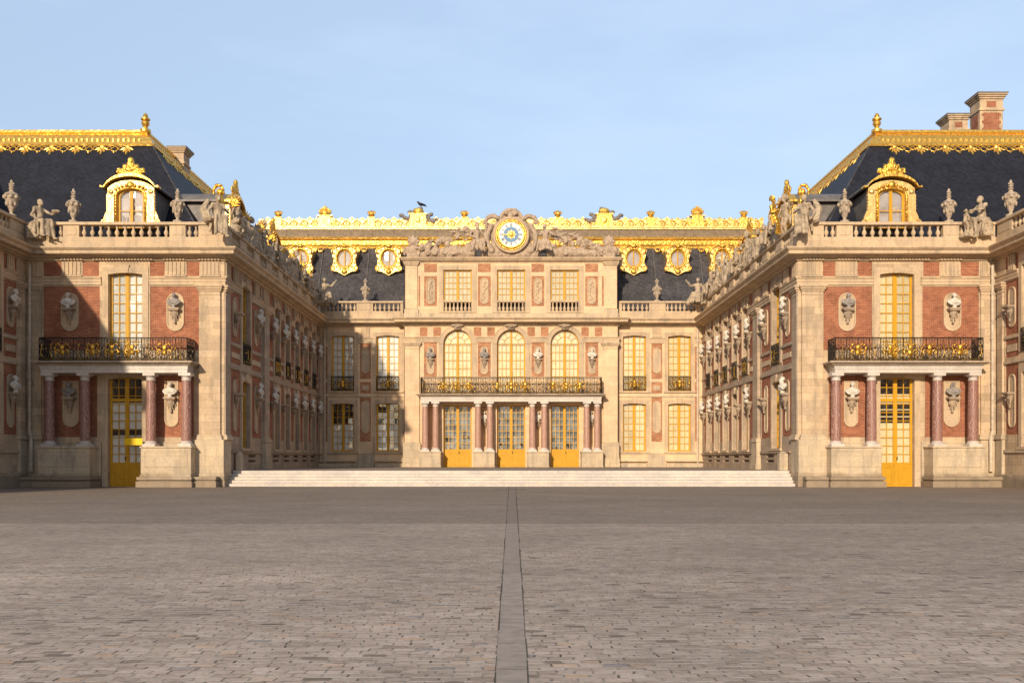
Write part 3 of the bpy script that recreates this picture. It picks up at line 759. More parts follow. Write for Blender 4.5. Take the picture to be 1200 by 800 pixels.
def portico(fr, P, cols, u0, u1, d, pedz, zb, masks, peds, seed=0, base=True, rail=(7.22, 8.55), d0=0., ms=1.12):
    """columns, pedestals, marble entablature, slab and railing ; cols: list of u ; peds: (a,b) ; pedz: pedestal foot"""
    yc = d0+d-.35
    for a, b in peds:
        k = MB(fr); k.box(a, b, d0, d0+d+.12, pedz+(.72 if base else .12), zb-.10); k.box(a-.06, b+.06, d0, d0+d+.18, zb-.10, zb)
        if base:
            k.box(a-.16, b+.16, d0, d0+d+.46, pedz, pedz+.34); k.box(a-.05, b+.05, d0, d0+d+.30, pedz+.341, pedz+.42); k.box(a-.13, b+.13, d0, d0+d+.42, pedz+.421, pedz+.60); k.box(a-.02, b+.02, d0, d0+d+.24, pedz+.601, pedz+.719)
            k.ring([(a+.2, zb-1.2), (b-.2, zb-1.2), (b-.2, zb-.25), (a+.2, zb-.25)], [(a+.26, zb-1.14), (b-.26, zb-1.14), (b-.26, zb-.31), (a+.26, zb-.31)], d0+d+.11, d0+d+.14)
        else: k.box(a-.04, b+.04, d0, d0+d+.17, pedz, pedz+.119)
        k.build('pedestal', 'stone_base', P, bevel=.02)
    for u in cols: column(fr, P, u, yc, zb+.001, 6.56, zc=.32 if base else 0)
    k = MB(fr)
    for z0, z1, e in ((6.561, 6.76, .0), (6.76, 6.93, .035), (6.93, 7.02, .09)): k.box(u0-e, u1+e, d0-.01, d0+d-.02+e, z0+.001, z1)
    en = k.build('marble_entablature', 'white_marble', P, bevel=.008)
    k = MB(fr); k.box(u0-.38, u1+.38, d0-.01, d0+d+.36, 7.10, 7.22); k.box(u0-.26, u1+.26, d0-.01, d0+d+.22, 7.021, 7.10)
    k.build('balcony_slab', 'stone_side', P, bevel=.02)
    railing(fr, P, u0-.02, u1+.02, d0+d+.08, rail[0], rail[1], masks, seed=seed, mscale=ms)

def gilded_trim(fr, P, u0, u1, zt, slope, h=1.05, step=1.63, m0=0, m1=0, name='gilded_ridge_trim'):
    """ridge roll, fascia and hanging palmettes on a slope that falls away from z=zt ; slope = metres out per metre down"""
    s = slope
    mb = MB(fr)
    P1 = [(-.25, zt+.05), (-.22, zt+.22), (-.02, zt+.30), (.16, zt+.22), (.20, zt+.06), (.13, zt-.03), (h*.25*s+.16, zt-h*.25), (h*.3*s+.24, zt-h*.30), (h*.85*s+.16, zt-h*.85), (h*.9*s+.24, zt-h*.9), (h*s+.14, zt-h*1.0), (h*s-.05, zt-h)]
    n = len(P1); vs = [(u0-m0*x, x, z) for x, z in P1]+[(u1+m1*x, x, z) for x, z in P1]
    mb.add(vs, [tuple(range(n-1, -1, -1)), tuple(range(n, 2*n))]+[(i, (i+1) % n, n+(i+1) % n, n+i) for i in range(n)])
    # repeated relief on the fascia
    q = int((u1-u0)/.34)
    for i in range(q):
        x = u0+(i+.5)*(u1-u0)/q; mb.ell((x, h*.58*s+.22, zt-h*.58), (.11, .05, .16), 6, 4)
    k = int((u1-u0)/step)
    for i in range(k):
        x = u0+(i+.5)*(u1-u0)/k; zz = zt-h; D = lambda z, e=.08: (zt-z)*s+e
        for a in (-60, -30, 0, 30, 60):
            dx = math.sin(R(a)); dz = -math.cos(R(a)); L = .60 if a == 0 else .46
            p = [(x+dx*L*t, D(zz-.08+dz*L*t), zz-.08+dz*L*t) for t in (0, .5, 1)]; mb.tube(p, [.06, .10, .035], 6)
        mb.ell((x, D(zz-.1, .14), zz-.1), (.15, .08, .15), 8, 5)
        x2 = x+(u1-u0)/k/2
        for xx, rr in ((x2, .20), (x2-.36, .13), (x2+.36, .13)):
            zc = zz-.05-rr; mb.tube([(xx+rr*math.cos(t*PI/4), D(zc+rr*math.sin(t*PI/4)), zc+rr*math.sin(t*PI/4)) for t in range(8)], .04, 5, True)
        mb.ell((x2, D(zz-.5), zz-.48), (.05, .04, .1), 6, 4)
    return mb.build(name, 'gold', P, recalc=True, split=False)

def dormer(fr, P, cu, z0, d, slope_d, gold='gold_pale', crown=True):
    """gilded lucarne ; front plane at d, body runs back to d=slope_d(z)"""
    mb = MB(fr); w = 1.38; zt = z0+2.8
    body = [(cu-w, z0), (cu+w, z0), (cu+w, zt-.4)]+arc(cu, zt-.55, w, 20, 160, 10, .62)+[(cu-w, zt-.4)]
    hole = [(cu-.80, z0-.001), (cu+.80, z0-.001), (cu+.80, zt-.85)]+arc(cu, zt-.86, .80, 20, 160, 10, .40)+[(cu-.80, zt-.85)]
    outer = [(cu-w, z0), (cu+w, z0), (cu+w, zt-.4)]+arc(cu, zt-.55, w, 20, 160, 10, .62)+[(cu-w, zt-.4)]
    # white-gold front with scroll feet
    mb.ring(outer, hole, d-.25, d)
    dm = mb.build('dormer', gold, P)
    k = MB(fr)
    for sx in (-1, 1):
        X = lambda t: cu+sx*t
        k.prism([(X(w), z0), (X(w+.22), z0), (X(w+.30), z0+.35), (X(w+.22), z0+.72), (X(w+.05), z0+1.1), (X(w), z0+2.2)], d-.2, d-.02)
        k.tube([(X(w+.2+.17*math.cos(t*PI/5)), d, z0+.33+.2*math.sin(t*PI/5)) for t in range(10)], .05, 6, True); k.ell((X(w+.2), d, z0+.33), (.08, .06, .08), 8, 5)
        k.box(X(.98), X(w+.03), d-.01, d+.07, z0, zt-.78)
        for j in range(5): k.ell((X(w+.03), d-.02, z0+1.15+j*.2), (.07, .07, .08), 6, 4)
        k.ell((X(1.18), d+.06, zt-.62), (.16, .08, .14), 8, 5)
    k.build('scroll', gold, dm)
    k = MB(fr)
    prof = arc(cu, zt-.62, w+.18, 14, 166, 14, .86); prof2 = arc(cu, zt-.62, w+.18, 14, 166, 14, 1.05)
    prof = [(cu+w+.34, zt-.42)]+prof+[(cu-w-.34, zt-.42)]; prof2 = [(cu+w+.34, zt-.30)]+prof2+[(cu-w-.34, zt-.30)]
    k.ring(prof2+prof[::-1], [((a[0]+b[0])/2, (a[1]+b[1])/2) for a, b in zip(prof2+prof[::-1], prof+prof2[::-1])], d-.2, d+.26)
    k.build('dormer_cornice', 'gold', dm)
    k = MB(fr)
    k.tube([(x, d+.03, z) for x, z in [(cu-.88, z0), (cu-.88, zt-.85)]+arc(cu, zt-.82, .88, 160, 20, 10, .42)+[(cu+.88, zt-.85), (cu+.88, z0)]], .075, 6)
    for t in range(9): 
        a = R(30+t*15); k.ell((cu+1.02*math.cos(a), d+.05, zt-.74+.50*math.sin(a)), (.10, .06, .085), 6, 4)
    k.ell((cu, d+.08, zt-.22), (.22, .10, .20), 8, 6)
    k.build('dormer_frame', 'gold_fine', dm, smooth='all', split=False)
    # lead cheeks and curved roof behind
    k = MB(fr); k.prism([(cu-w+.03, z0-.3), (cu+w-.03, z0-.3), (cu+w-.03, zt-.45)]+arc(cu, zt-.6, w-.03, 20, 160, 10, .62)+[(cu-w+.03, zt-.45)], d-4.2, d-.56)
    k.ring([(a, b) for a, b in outer], [((a-cu)*.9+cu, (b-z0)*.93+z0+.001) for a, b in outer], d-.57, d-.26)
    k.ring(prof2+prof[::-1], [((a[0]+b[0])/2, (a[1]+b[1])/2-.001) for a, b in zip(prof2+prof[::-1], prof+prof2[::-1])], d-4.0, d-.21)
    k.build('dormer_roof', 'lead', dm)
    # casement
    k = MB(fr); y = d-.16
    k.ring(hole[:], [((a-cu)*.84+cu, z0+.1+(b-z0)*.93) for a, b in hole], y-.05, y+.03)
    k.box(cu-.09, cu+.09, y-.04, y+.05, z0, zt-.55); k.box(cu-.7, cu+.7, y-.03, y+.02, z0+1.05, z0+1.1)
    k.build('casement', 'ochre', dm)
    k = MB(fr); k.add([(a, y-.026, b) for a, b in hole], [tuple(range(len(hole)))]); k.build('pane', 'glass', dm)
    k = MB(fr); k.prism([(a, b) for a, b in hole], y-.16, y-.14); k.build('blind', 'blind_grey', dm)
    if crown:
        cl = Clay(); zc = zt+.42
        cl.e((0, 0, .45), (.34, .2, .34)); cl.c((-.75, 0, .10), (.75, 0, .10), .10, .10)
        for sx in (-1, 1):
            cl.path([(0, 0, .0), (sx*.45, -.02, .18), (sx*.85, 0, .30), (sx*.95, 0, .12)], [.12, .11, .09, .08]); cl.e((sx*.88, 0, .26), (.13, .1, .12))
            cl.path([(sx*.15, 0, .0), (sx*.55, 0, -.06), (sx*.95, 0, -.12)], [.1, .1, .06]); cl.c((sx*.3, 0, .35), (sx*.52, 0, .55), .08, .05)
            cl.e((sx*.40, 0, .42), (.2, .14, .16))
        cl.e((0, 0, .80), (.22, .18, .20)); cl.c((-.3, -.08, .25), (.3, -.08, .25), .08, .08)
        p = fr((cu, d, zc)); rz = 0 if abs(fr.n.y) > .5 else R(90)
        if not hasattr(dormer, 'cm'): dormer.cm = cl.mesh('dormer_crown', .035, .02, 5, 'gold_fine')
        o = bpy.data.objects.new('dormer_crown', dormer.cm); COL.objects.link(o); o.parent = dm; o.location = p-WL[dm.name]; o.rotation_euler = (0, 0, rz); o.scale = (.84, .84, 1.02)
        WL[o.name] = p
    return dm

def gutter_mat():
    t = NT('gutter_stone'); p = t.pos(); sp = t.n('SeparateXYZ'); t.l(p, sp.inputs[0])
    c = t.mix(t.ramp(t.noise(p, 7, 5, .6), (.3, 0.), (.7, 1.)), (.27, .226, .193), (.385, .324, .278))
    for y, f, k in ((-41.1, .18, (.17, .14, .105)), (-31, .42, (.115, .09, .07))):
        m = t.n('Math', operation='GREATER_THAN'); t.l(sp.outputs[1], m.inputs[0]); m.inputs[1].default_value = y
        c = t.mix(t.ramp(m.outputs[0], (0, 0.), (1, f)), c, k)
    return t.fin(c, .85, 0, .15)
M['gutter_mat'] = gutter_mat()
# ================================================================== THE GROUND
g = MB(); g.add([(-1200, -1200, 0), (1200, -1200, 0), (1200, 1200, 0), (-1200, 1200, 0)], [(0, 1, 2, 3)])
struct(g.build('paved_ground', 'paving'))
g = MB()
ys = [-54+d for d in (2, 5, 8, 12, 17, 23, 30, 40, 50, 53.2)]
wl = lambda y: -.115-.0004*(y+54); wr = lambda y: .105+.0028*(y+54)
g.add([(wl(y), y, .004) for y in ys]+[(wr(y), y, .004) for y in ys], [(i, 10+i, 11+i, i+1) for i in range(9)])
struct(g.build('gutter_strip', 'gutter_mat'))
g = MB(); rnd = random.Random(4)
for fn in (wl, wr):
    y = -52.
    while y < -.9:
        L = rnd.uniform(.25, .8)*(1+(y+54)/18); t = (.0035+.0002*(y+54))*rnd.uniform(.2, 1.5); x0 = fn(y)+rnd.uniform(-.006, .006)
        g.add([(x0-t, y, .008), (x0+t, y, .008), (fn(y+L)+t*.8, y+L, .008), (fn(y+L)-t*.8, y+L, .008)], [(0, 1, 2, 3)]); y += L*rnd.choice((1, 1, 1.08))
for y in [-54+7+1.0*i for i in range(46)]: g.add([(wl(y), y, .0082), (wr(y), y, .0082), (wr(y), y+.006, .0082), (wl(y), y+.006, .0082)], [(0, 1, 2, 3)])
g.box(-.85, .75, -5.4, -5.1, 0, .0125)
struct(g.build('gutter_joint', 'joint'))
g = MB(); g.box(-16.79, 16.79, 1.72, 27.6, 0, .915); struct(g.build('terrace', 'terrace'))
g = MB()
for i in range(5):
    z = .184*(i+1); y = .36*i-.05
    g.box(-16.74+.0*i, 16.74-.0*i, y, 1.80 if i < 4 else 2.3, .184*i+.0, z)
st = g.build('marble_steps', 'step', origin=(0, 0, 0), bevel=.02)
tag(st, 'five long white marble steps climbing from the paved court to the terrace', 'steps')
for s in (-1, 1):
    r = root('stone_bollard', (s*16.5, 2.0, .92), ('slim pale stone post where the marble steps meet the shaded court wall' if s < 0 else 'broad pale stone post where the marble steps meet the sunlit court wall'), 'bollard', 'stone posts beside the steps')
    k = MB(); hw = .17 if s < 0 else .26
    k.box(s*16.5-hw, s*16.5+hw, 1.75, 2.25, .925, 1.95); k.lathe((s*16.5, 2, 1.951), [(hw*.95, 0), (hw*.8, .08), (hw*.3, .15)], 12)
    k.build('post', 'stone_base', r, bevel=.03)

ORD = ['nearest', 'second', 'third', 'fourth', 'fifth', 'sixth', 'seventh', 'eighth', 'ninth']
side = {-1: 'left', 1: 'right'}
BUSTS = []      # (pos, yaw, scale, material, label)
def fpt(fr, u, d, z): return fr((u, d, z))

# ================================================================== THE TWO WINGS
for s in (-1, 1):
    F = Fr((0, 0, 0), (s, 0, 0), (0, -1, 0)); Cc = Fr((s*16.8, 0, 0), (0, 1, 0), (-s, 0, 0))
    yaw_c = R(90)*(-s)*-1     # placeholder, set below
    W = root('palace_wing', (s*22.6, 6, 0), ('brick and stone palace wing with a shadow falling diagonally across its front' if s < 0 else 'fully sunlit brick and stone palace wing with twin brick chimneys'), 'palace wing', 'projecting palace wings')
    # ---- front
    wi = (21.6, 23.6)
    fb = [(18.27, 21.15, 8.0, 11.72), (24.1, 27.4, 8.0, 11.72), (20.3, 21.15, 12.32, 13.17), (18.27, 19.0, 12.32, 13.17), (26.35, 27.4, 12.32, 13.17), (24.15, 25.1, 12.32, 13.17), (18.6, 21.1, 2.9, 6.5), (24.25, 27.4, 2.9, 6.5)]
    cells = [c+(BR,) for c in fb]+[(wi[0], wi[1], 7.3, 12.55, 1.), (21.62, 23.62, 0, 6.42, 1.)]
    wall_relief(F, W, 16.8, 28.4, 0, 13.3, cells)
    bricks(F, W, fb)
    window(F, W, wi[0], wi[1], 7.3, 12.55, rows=9, sur=.36, cloth='curtain' if s < 0 else 'curtain_warm', sill=False)
    dm = [(.25, 1.0)]
    door = window(F, W, 21.62, 23.62, 0.0, 6.42, rows=10, sur=.34, solid=1.3, transom=5.0, name='glazed_door', dark=.20 if s > 0 else .30, keystone=False,
           cloth='curtain' if s < 0 else 'curtain_warm', marks=())
    MB(F).box(22.69, 22.73, -.27, -.20, 1.55, 1.75).build('handle', 'iron', door)
    k = MB(F)
    for a, b in ((21.72, 22.52), (22.7, 23.5)):
        zz = 3.02 if s < 0 else 3.75
        for q in range(1 if s < 0 else 3):
            for j in range(2): x = a+.04+j*(b-a)/2; k.box(x, x+(b-a)/2-.06, -.357, -.342, zz+q*.41, zz+.33+q*.41)
    k.build('dark_pane', 'dark_room', door)
    pilaster(F, W, 17.0, 18.25, zf=0.0, flare=.30); pilaster(F, W, 27.47, 28.36, foot=True, t=.12, flare=.02, zf=0)
    triglyph(F, W, 19.05, 20.25); triglyph(F, W, 25.15, 26.3); triglyph(F, W, 17.05, 18.2); triglyph(F, W, 27.5, 28.3)
    entablature(F, W, 16.8, 28.4, m0=1, m1=-1, gaps=[(21.2, 24.0)], dent=[(17, 18.3), (20.9, 24.4), (19, 20.3), (25, 26.4)])
    k = MB(F); k.box(18.47, 21.3, .0, .10, 0, 2.55); k.box(24.0, 27.44, .0, .10, 0, 2.55); k.box(18.47, 21.3, 0, .13, 2.55, 2.62); k.box(24.0, 27.44, 0, .13, 2.55, 2.62)
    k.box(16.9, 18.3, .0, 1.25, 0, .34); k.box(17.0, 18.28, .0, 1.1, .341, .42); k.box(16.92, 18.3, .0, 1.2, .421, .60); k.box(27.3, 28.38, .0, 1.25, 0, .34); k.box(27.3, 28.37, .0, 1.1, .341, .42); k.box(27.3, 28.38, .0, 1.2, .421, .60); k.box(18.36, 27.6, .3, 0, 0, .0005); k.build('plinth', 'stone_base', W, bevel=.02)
    portico(F, W, [18.75, 20.8, 24.6, 26.65], 18.58, 27.0, 1.15, 0, 2.35, [25.7, 23.95, 22.85, 21.7, 19.85], [(18.32, 21.2), (24.15, 27.1)], seed=3+s, ms=1.1)
    balustrade(F, W, 16.8, 28.4, [(18.35, 19.1, 2), (20.05, 25.35, 11), (26.3, 27.1, 2)], n0=1, d=-.05)
    for u, zt, zb in ((19.68, 11.35, 9.1), (25.85, 11.35, 9.1)): niche(F, W, u, zb, zt, 1.02); bracket(F, W, u, 10.42, s=.85)
    for u in (19.9, 25.8): niche(F, W, u, 3.5, 6.2, .82 if u < 22 else .95, base='tab'); bracket(F, W, u, 5.22, s=.85)
    lit = 'sunlit' if s > 0 else 'left'
    for u, up in ((19.68, 1), (25.85, 1), (19.9, 0), (25.8, 0)):
        ce = (u < 22)
        lab = 'pale bust %s the balcony of the %s wing, nearer the %s' % ('above' if up else 'below', 'part-shaded' if s < 0 else 'twin-chimney', 'court steps' if ce else 'downpipe')
        mat = 'bust_grey' if (up and ce) or (s < 0 and not ce and not up) or (s > 0 and not ce and not up) else 'bust_white'
        if mat == 'bust_grey': lab = lab.replace('pale', 'grey')
        BUSTS.append((F((u, .27, 10.43 if up else 5.23)), 0, .86, mat, lab, 'busts on the wing fronts'))
    # ---- court side
    P = []
    def pair(a, b): P.extend([(a, b, 3.0, 7.0), (a, b, 7.4, 8.42), (a, b, 8.68, 11.72), (a, b, 12.32, 13.17)])
    pair(1.25, 3.15); pair(5.65, 7.9)
    bu = [10.6+3.05*k for k in range(6)]; wu = [12.12+3.05*k for k in range(5)]
    for b in bu: pair(b-.46, b+.46)
    cells = [c+(BR,) for c in P]; wins = [(3.55, 5.25)]+[(x-.72, x+.72) for x in wu]
    for a, b in wins: cells += [(a, b, 2.3, 6.55, 1.), (a, b, 7.6, 12.5, 1.)]
    for j in range(8):
        for zz in (1.42, 1.74): cells.append((2.7+3.05*j-.85, 2.7+3.05*j+.85, zz, zz+.15, .30))
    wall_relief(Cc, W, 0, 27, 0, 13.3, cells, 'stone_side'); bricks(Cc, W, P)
    for i, (a, b) in enumerate(wins):
        sur = .26 if i else .30
        window(Cc, W, a, b, 2.3, 6.55, rows=7, sur=sur, sill=True, cloth='curtain' if i % 3 else None)
        window(Cc, W, a, b, 7.6, 12.5, rows=8, sur=sur, sill=False, cloth='curtain' if i % 2 else None)
        railing(Cc, W, a+.02, b-.02, .08, 7.62, 8.87, [], ends=False, seed=i, name='window_railing', small=True)
    k = MB(Cc)
    for a, b, c, e in P:
        if abs(c-7.4) < .01: k.box(a+.12, b-.12, -BR+.013, .012, 7.76, 8.08)
    k.build('stone_tablet', 'stone_trim', W)
    k = MB(Cc); k.box(1.0, 8.0, 0, .07, 7.05, 7.18); k.box(9.5, 27, 0, .07, 7.05, 7.18); k.box(1.0, 8.0, 0, .06, 8.47, 8.6); k.box(9.5, 27, 0, .06, 8.47, 8.6)
    k.box(1.3, 7.9, 0, .10, 2.0, 2.12); k.box(9.7, 27, 0, .10, 2.0, 2.12); k.build('string_course', 'stone_side', W)
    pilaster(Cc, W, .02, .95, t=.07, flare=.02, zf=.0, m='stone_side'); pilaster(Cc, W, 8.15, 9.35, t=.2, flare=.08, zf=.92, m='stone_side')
    for a, b in ((.05, .9), (1.7, 2.7), (6.2, 7.3), (8.2, 9.3)): triglyph(Cc, W, a, b)
    for x in wu: triglyph(Cc, W, x-.98, x-.76); triglyph(Cc, W, x+.76, x+.98)
    entablature(Cc, W, 0, 27, m0=1, m1=-1, dent=[], gaps=[(a-(.30 if i == 0 else .26), b+(.30 if i == 0 else .26)) for i, (a, b) in enumerate(wins)])
    bays = [(y0+.5, y0+2.1, 4) for y0 in (1.2, 4.3, 7.4, 10.5, 13.6, 16.7, 19.8, 22.9)]
    balustrade(Cc, W, .37, 26.7, bays, d=-.05, n0=0)
    for u in (2.05, 6.75): niche(Cc, W, u, 3.3, 6.45, .72); niche(Cc, W, u, 9.05, 11.45, .8)
    yaw = R(90) if s < 0 else R(-90)
    allu = [2.05, 6.75]+bu
    for i, u in enumerate(allu):
        for up in (1, 0):
            z = 10.5 if up else 5.62
            bracket(Cc, W, u, z, s=.95 if i < 2 else .85)
            if i < 2: 
                if (s < 0 and i == 0) : continue
                if (s > 0 and not up and i == 1): continue
            if i == 3 and not up: continue
            lab = 'white bust in the %s row of the %s court wall, %s from the steps' % ('upper' if up else 'lower', 'shaded' if s < 0 else 'sunlit', ORD[i])
            BUSTS.append((Cc((u, .30, z+.01)), yaw, .98, 'bust_white', lab.replace('nearest from the steps', 'the one nearest the steps'), 'busts along the court walls'))
    # ---- roof
    k = MB()
    A = [(18, 1.2, 14.0), (29.6, 1.2, 14.0), (35.8, 7, 23.2), (24.2, 7, 23.2), (29.6, -25, 14.0), (35.8, -25, 23.2), (18, 40, 14.0), (24.2, 40, 23.2), (48, 7, 23.2), (48, -25, 23.2), (48, 40, 23.2), (48, -25, 14.), (48, 40, 14.)]
    k.add([(x*s, y, z) for x, y, z in A], [(0, 1, 2, 3), (1, 4, 5, 2), (6, 0, 3, 7), (3, 2, 8, 10, 7), (2, 5, 9, 8), (4, 11, 9, 5), (11, 12, 10, 8, 9), (6, 7, 10, 12)])
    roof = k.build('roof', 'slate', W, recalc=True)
    k = MB(F); k.box(16.9, 29.7, -1.3, -.4, 13.90, 13.96); k.build('gutter', 'lead', roof)
    k = MB(Cc); k.box(1.35, 27, -1.3, -.45, 13.90, 13.96); k.build('gutter', 'lead', roof)
    Fr1 = Fr((0, 7, 0), (s, 0, 0), (0, -1, 0)); Cr = Fr((s*24.2, 0, 0), (0, 1, 0), (-s, 0, 0)); Rr = Fr((s*35.8, 7, 0), (0, -1, 0), (-s, 0, 0))
    gilded_trim(Fr1, roof, 24.2, 35.8, 23.1, .63, m0=1, m1=-1); gilded_trim(Cr, roof, 7, 36, 23.1, .674, m0=1); gilded_trim(Rr, roof, 0, 32, 23.1, .674, m0=-1)
    k = MB(); k.lathe((s*24.2, 7, 23.2), [(.34, 0), (.34, .18), (.20, .22), (.13, .36), (.24, .50), (.27, .66), (.17, .78), (.30, .84), (.30, .92), (.12, .98), (.17, 1.08), (.13, 1.2), (.02, 1.3)], 14)
    k.build('finial', 'gold', roof, smooth=True)
    # lead hip seam
    MB().tube([(s*18.05, 1.25, 14.0), (s*24.15, 6.98, 23.15)], .06, 6).build('hip_seam', 'slate_far', roof)
    dormer(F, W, 22.6, 15.3, -.75, None); dormer(Cc, W, 5.2, 15.3, -.9, None); dormer(Cc, W, 14.5, 15.3, -.9, None)
    def chimney(x0, x1, y0, y1, z0, zt, panel=True):
        k = MB(); k.box(x0, x1, y0, y1, z0, zt-.35); k.box(x0-.08, x1+.08, y0-.08, y1+.08, zt-1.15, zt-1.02)
        for a, b, e in ((zt-.35, zt-.22, .08), (zt-.22, zt-.10, .16), (zt-.10, zt-.021, .24)): k.box(x0-e, x1+e, y0-e, y1+e, a+.001, b)
        c = k.build('chimney', 'stone', roof)
        k = MB(); k.box(x0-.26, x1+.26, y0-.26, y1+.26, zt-.02, zt+.07); k.build('chimney_cap', 'lead', c)
        if panel:
            k = MB(); wq = x1-x0
            k.box(x0+wq*.16, x1-wq*.16, y0-.015, y0+.1, zt-3.3, zt-1.30); k.box(x0-.015, x0+.1, y0+.25, y1-.25, zt-3.3, zt-1.3); k.box(x0+wq*.3, x1-wq*.3, y0-.015, y0+.1, zt-.92, zt-.5)
            for j in range(4): k.box(x0+wq*.09, x1-wq*.09, y0-.013, y0+.1, zt-1.55-j*.5, zt-1.35-j*.5)
            k.build('chimney_brickwork', 'brick', c)
    if s > 0: chimney(32.55, 34.15, 10, 11.4, 20, 26.95); chimney(32.6, 34.0, 14.6, 16, 20, 27.2)
    else: chimney(-24.35, -23.45, 12, 13.2, 19, 23.9, False); chimney(-24.2, -23.7, 25.5, 26.2, 19, 24.1, False)
    # ---- down pipes
    k = MB(); x = s*28.05
    k.tube([(x, -.30, 12.9), (x, -.30, 3.2)], .085, 8); k.tube([(x, -.30, 3.2), (x+s*-.1, -.32, 2.9), (x-s*.1, -.32, .9)], .11, 8)
    for z in (11.2, 8.6, 6.0, 3.4): k.lathe((x, -.30, z), [(.11, 0), (.12, .03), (.11, .08)], 8)
    k.build('downpipe', 'pipe' if s > 0 else 'pipe', W, smooth=True)

# ================================================================== RETURN BLOCKS at the picture's edges
for s in (-1, 1):
    Rf = Fr((s*28.4, 0, 0), (0, -1, 0), (-s, 0, 0))
    B = root('palace_side_block', (s*34, -12, 0), ('fully shaded brick and stone block beside the part-shadowed wing' if s < 0 else 'raking-lit brick and stone block beside the twin-chimney wing'), 'palace block', 'side blocks at the edges')
    P = []; wins = []; nic = []; u = 1.05
    pil = [.12]
    while u < 24:
        P += [(u, u+1.35, 3.0, 7.0), (u, u+1.35, 7.4, 8.42), (u, u+1.35, 8.68, 11.72), (u, u+1.35, 12.32, 13.17)]; nic.append(u+.675)
        if u+3.3 < 24.6: wins.append((u+1.75, u+3.35))
        u += 3.75
    cells = [c+(BR,) for c in P]
    for a, b in wins: cells += [(a, b, 2.3, 6.55, 1.), (a, b, 7.6, 12.5, 1.)]
    wall_relief(Rf, B, 0, 25, 0, 13.3, cells); bricks(Rf, B, P)
    for a, b in wins:
        window(Rf, B, a, b, 2.3, 6.55, rows=7); window(Rf, B, a, b, 7.6, 12.5, rows=8, sill=False); railing(Rf, B, a+.02, b-.02, .08, 7.62, 8.87, [(a+b)/2], ends=False, name='window_railing', small=True)
    k = MB(Rf)
    for a, b, c, e in P:
        if abs(c-7.4) < .01: k.box(a+.15, b-.15, -BR+.013, .012, 7.72, 8.12)
    k.build('stone_tablet', 'stone_trim', B)
    for i, u in enumerate(nic):
        niche(Rf, B, u, 9.1, 11.4, .74); niche(Rf, B, u, 3.4, 6.45, .7); bracket(Rf, B, u, 10.3, s=.85); bracket(Rf, B, u, 5.4, s=.85)
        if i < 1 and s < 0:
            for up in (1, 0):
                BUSTS.append((Rf((u, .28, 10.31 if up else 5.41)), R(90), .95, 'bust_white', '%s white bust on the fully shaded block beside the part-shadowed wing' % ('upper' if up else 'lower'), 'busts at the far left edge'))
    k = MB(Rf); k.box(.9, 25, 0, .07, 7.05, 7.18); k.box(.9, 25, 0, .06, 8.47, 8.6); k.box(.9, 25, 0, .10, 1.98, 2.14); k.box(.6, 25.1, 0, .32, 0, .36); k.box(.6, 25.1, 0, .24, .361, .75); k.build('string_course', 'stone_base', B)
    pilaster(Rf, B, .3, .92, t=.12, flare=.05)
    entablature(Rf, B, 0, 25, m0=-1, m1=1, gaps=[(a-.3, b+.3) for a, b in wins]); balustrade(Rf, B, 0, 25, [(1.6+3.1*i, 3.7+3.1*i, 5) for i in range(7)], d=-.05)
    k = MB(); k.box(s*28.42, s*48, -25, -24.9, 0, 13.9); k.build('end_wall', 'stone', B)
    for u in (1.75, 12.4): triglyph(Rf, B, u-.35, u+.35)

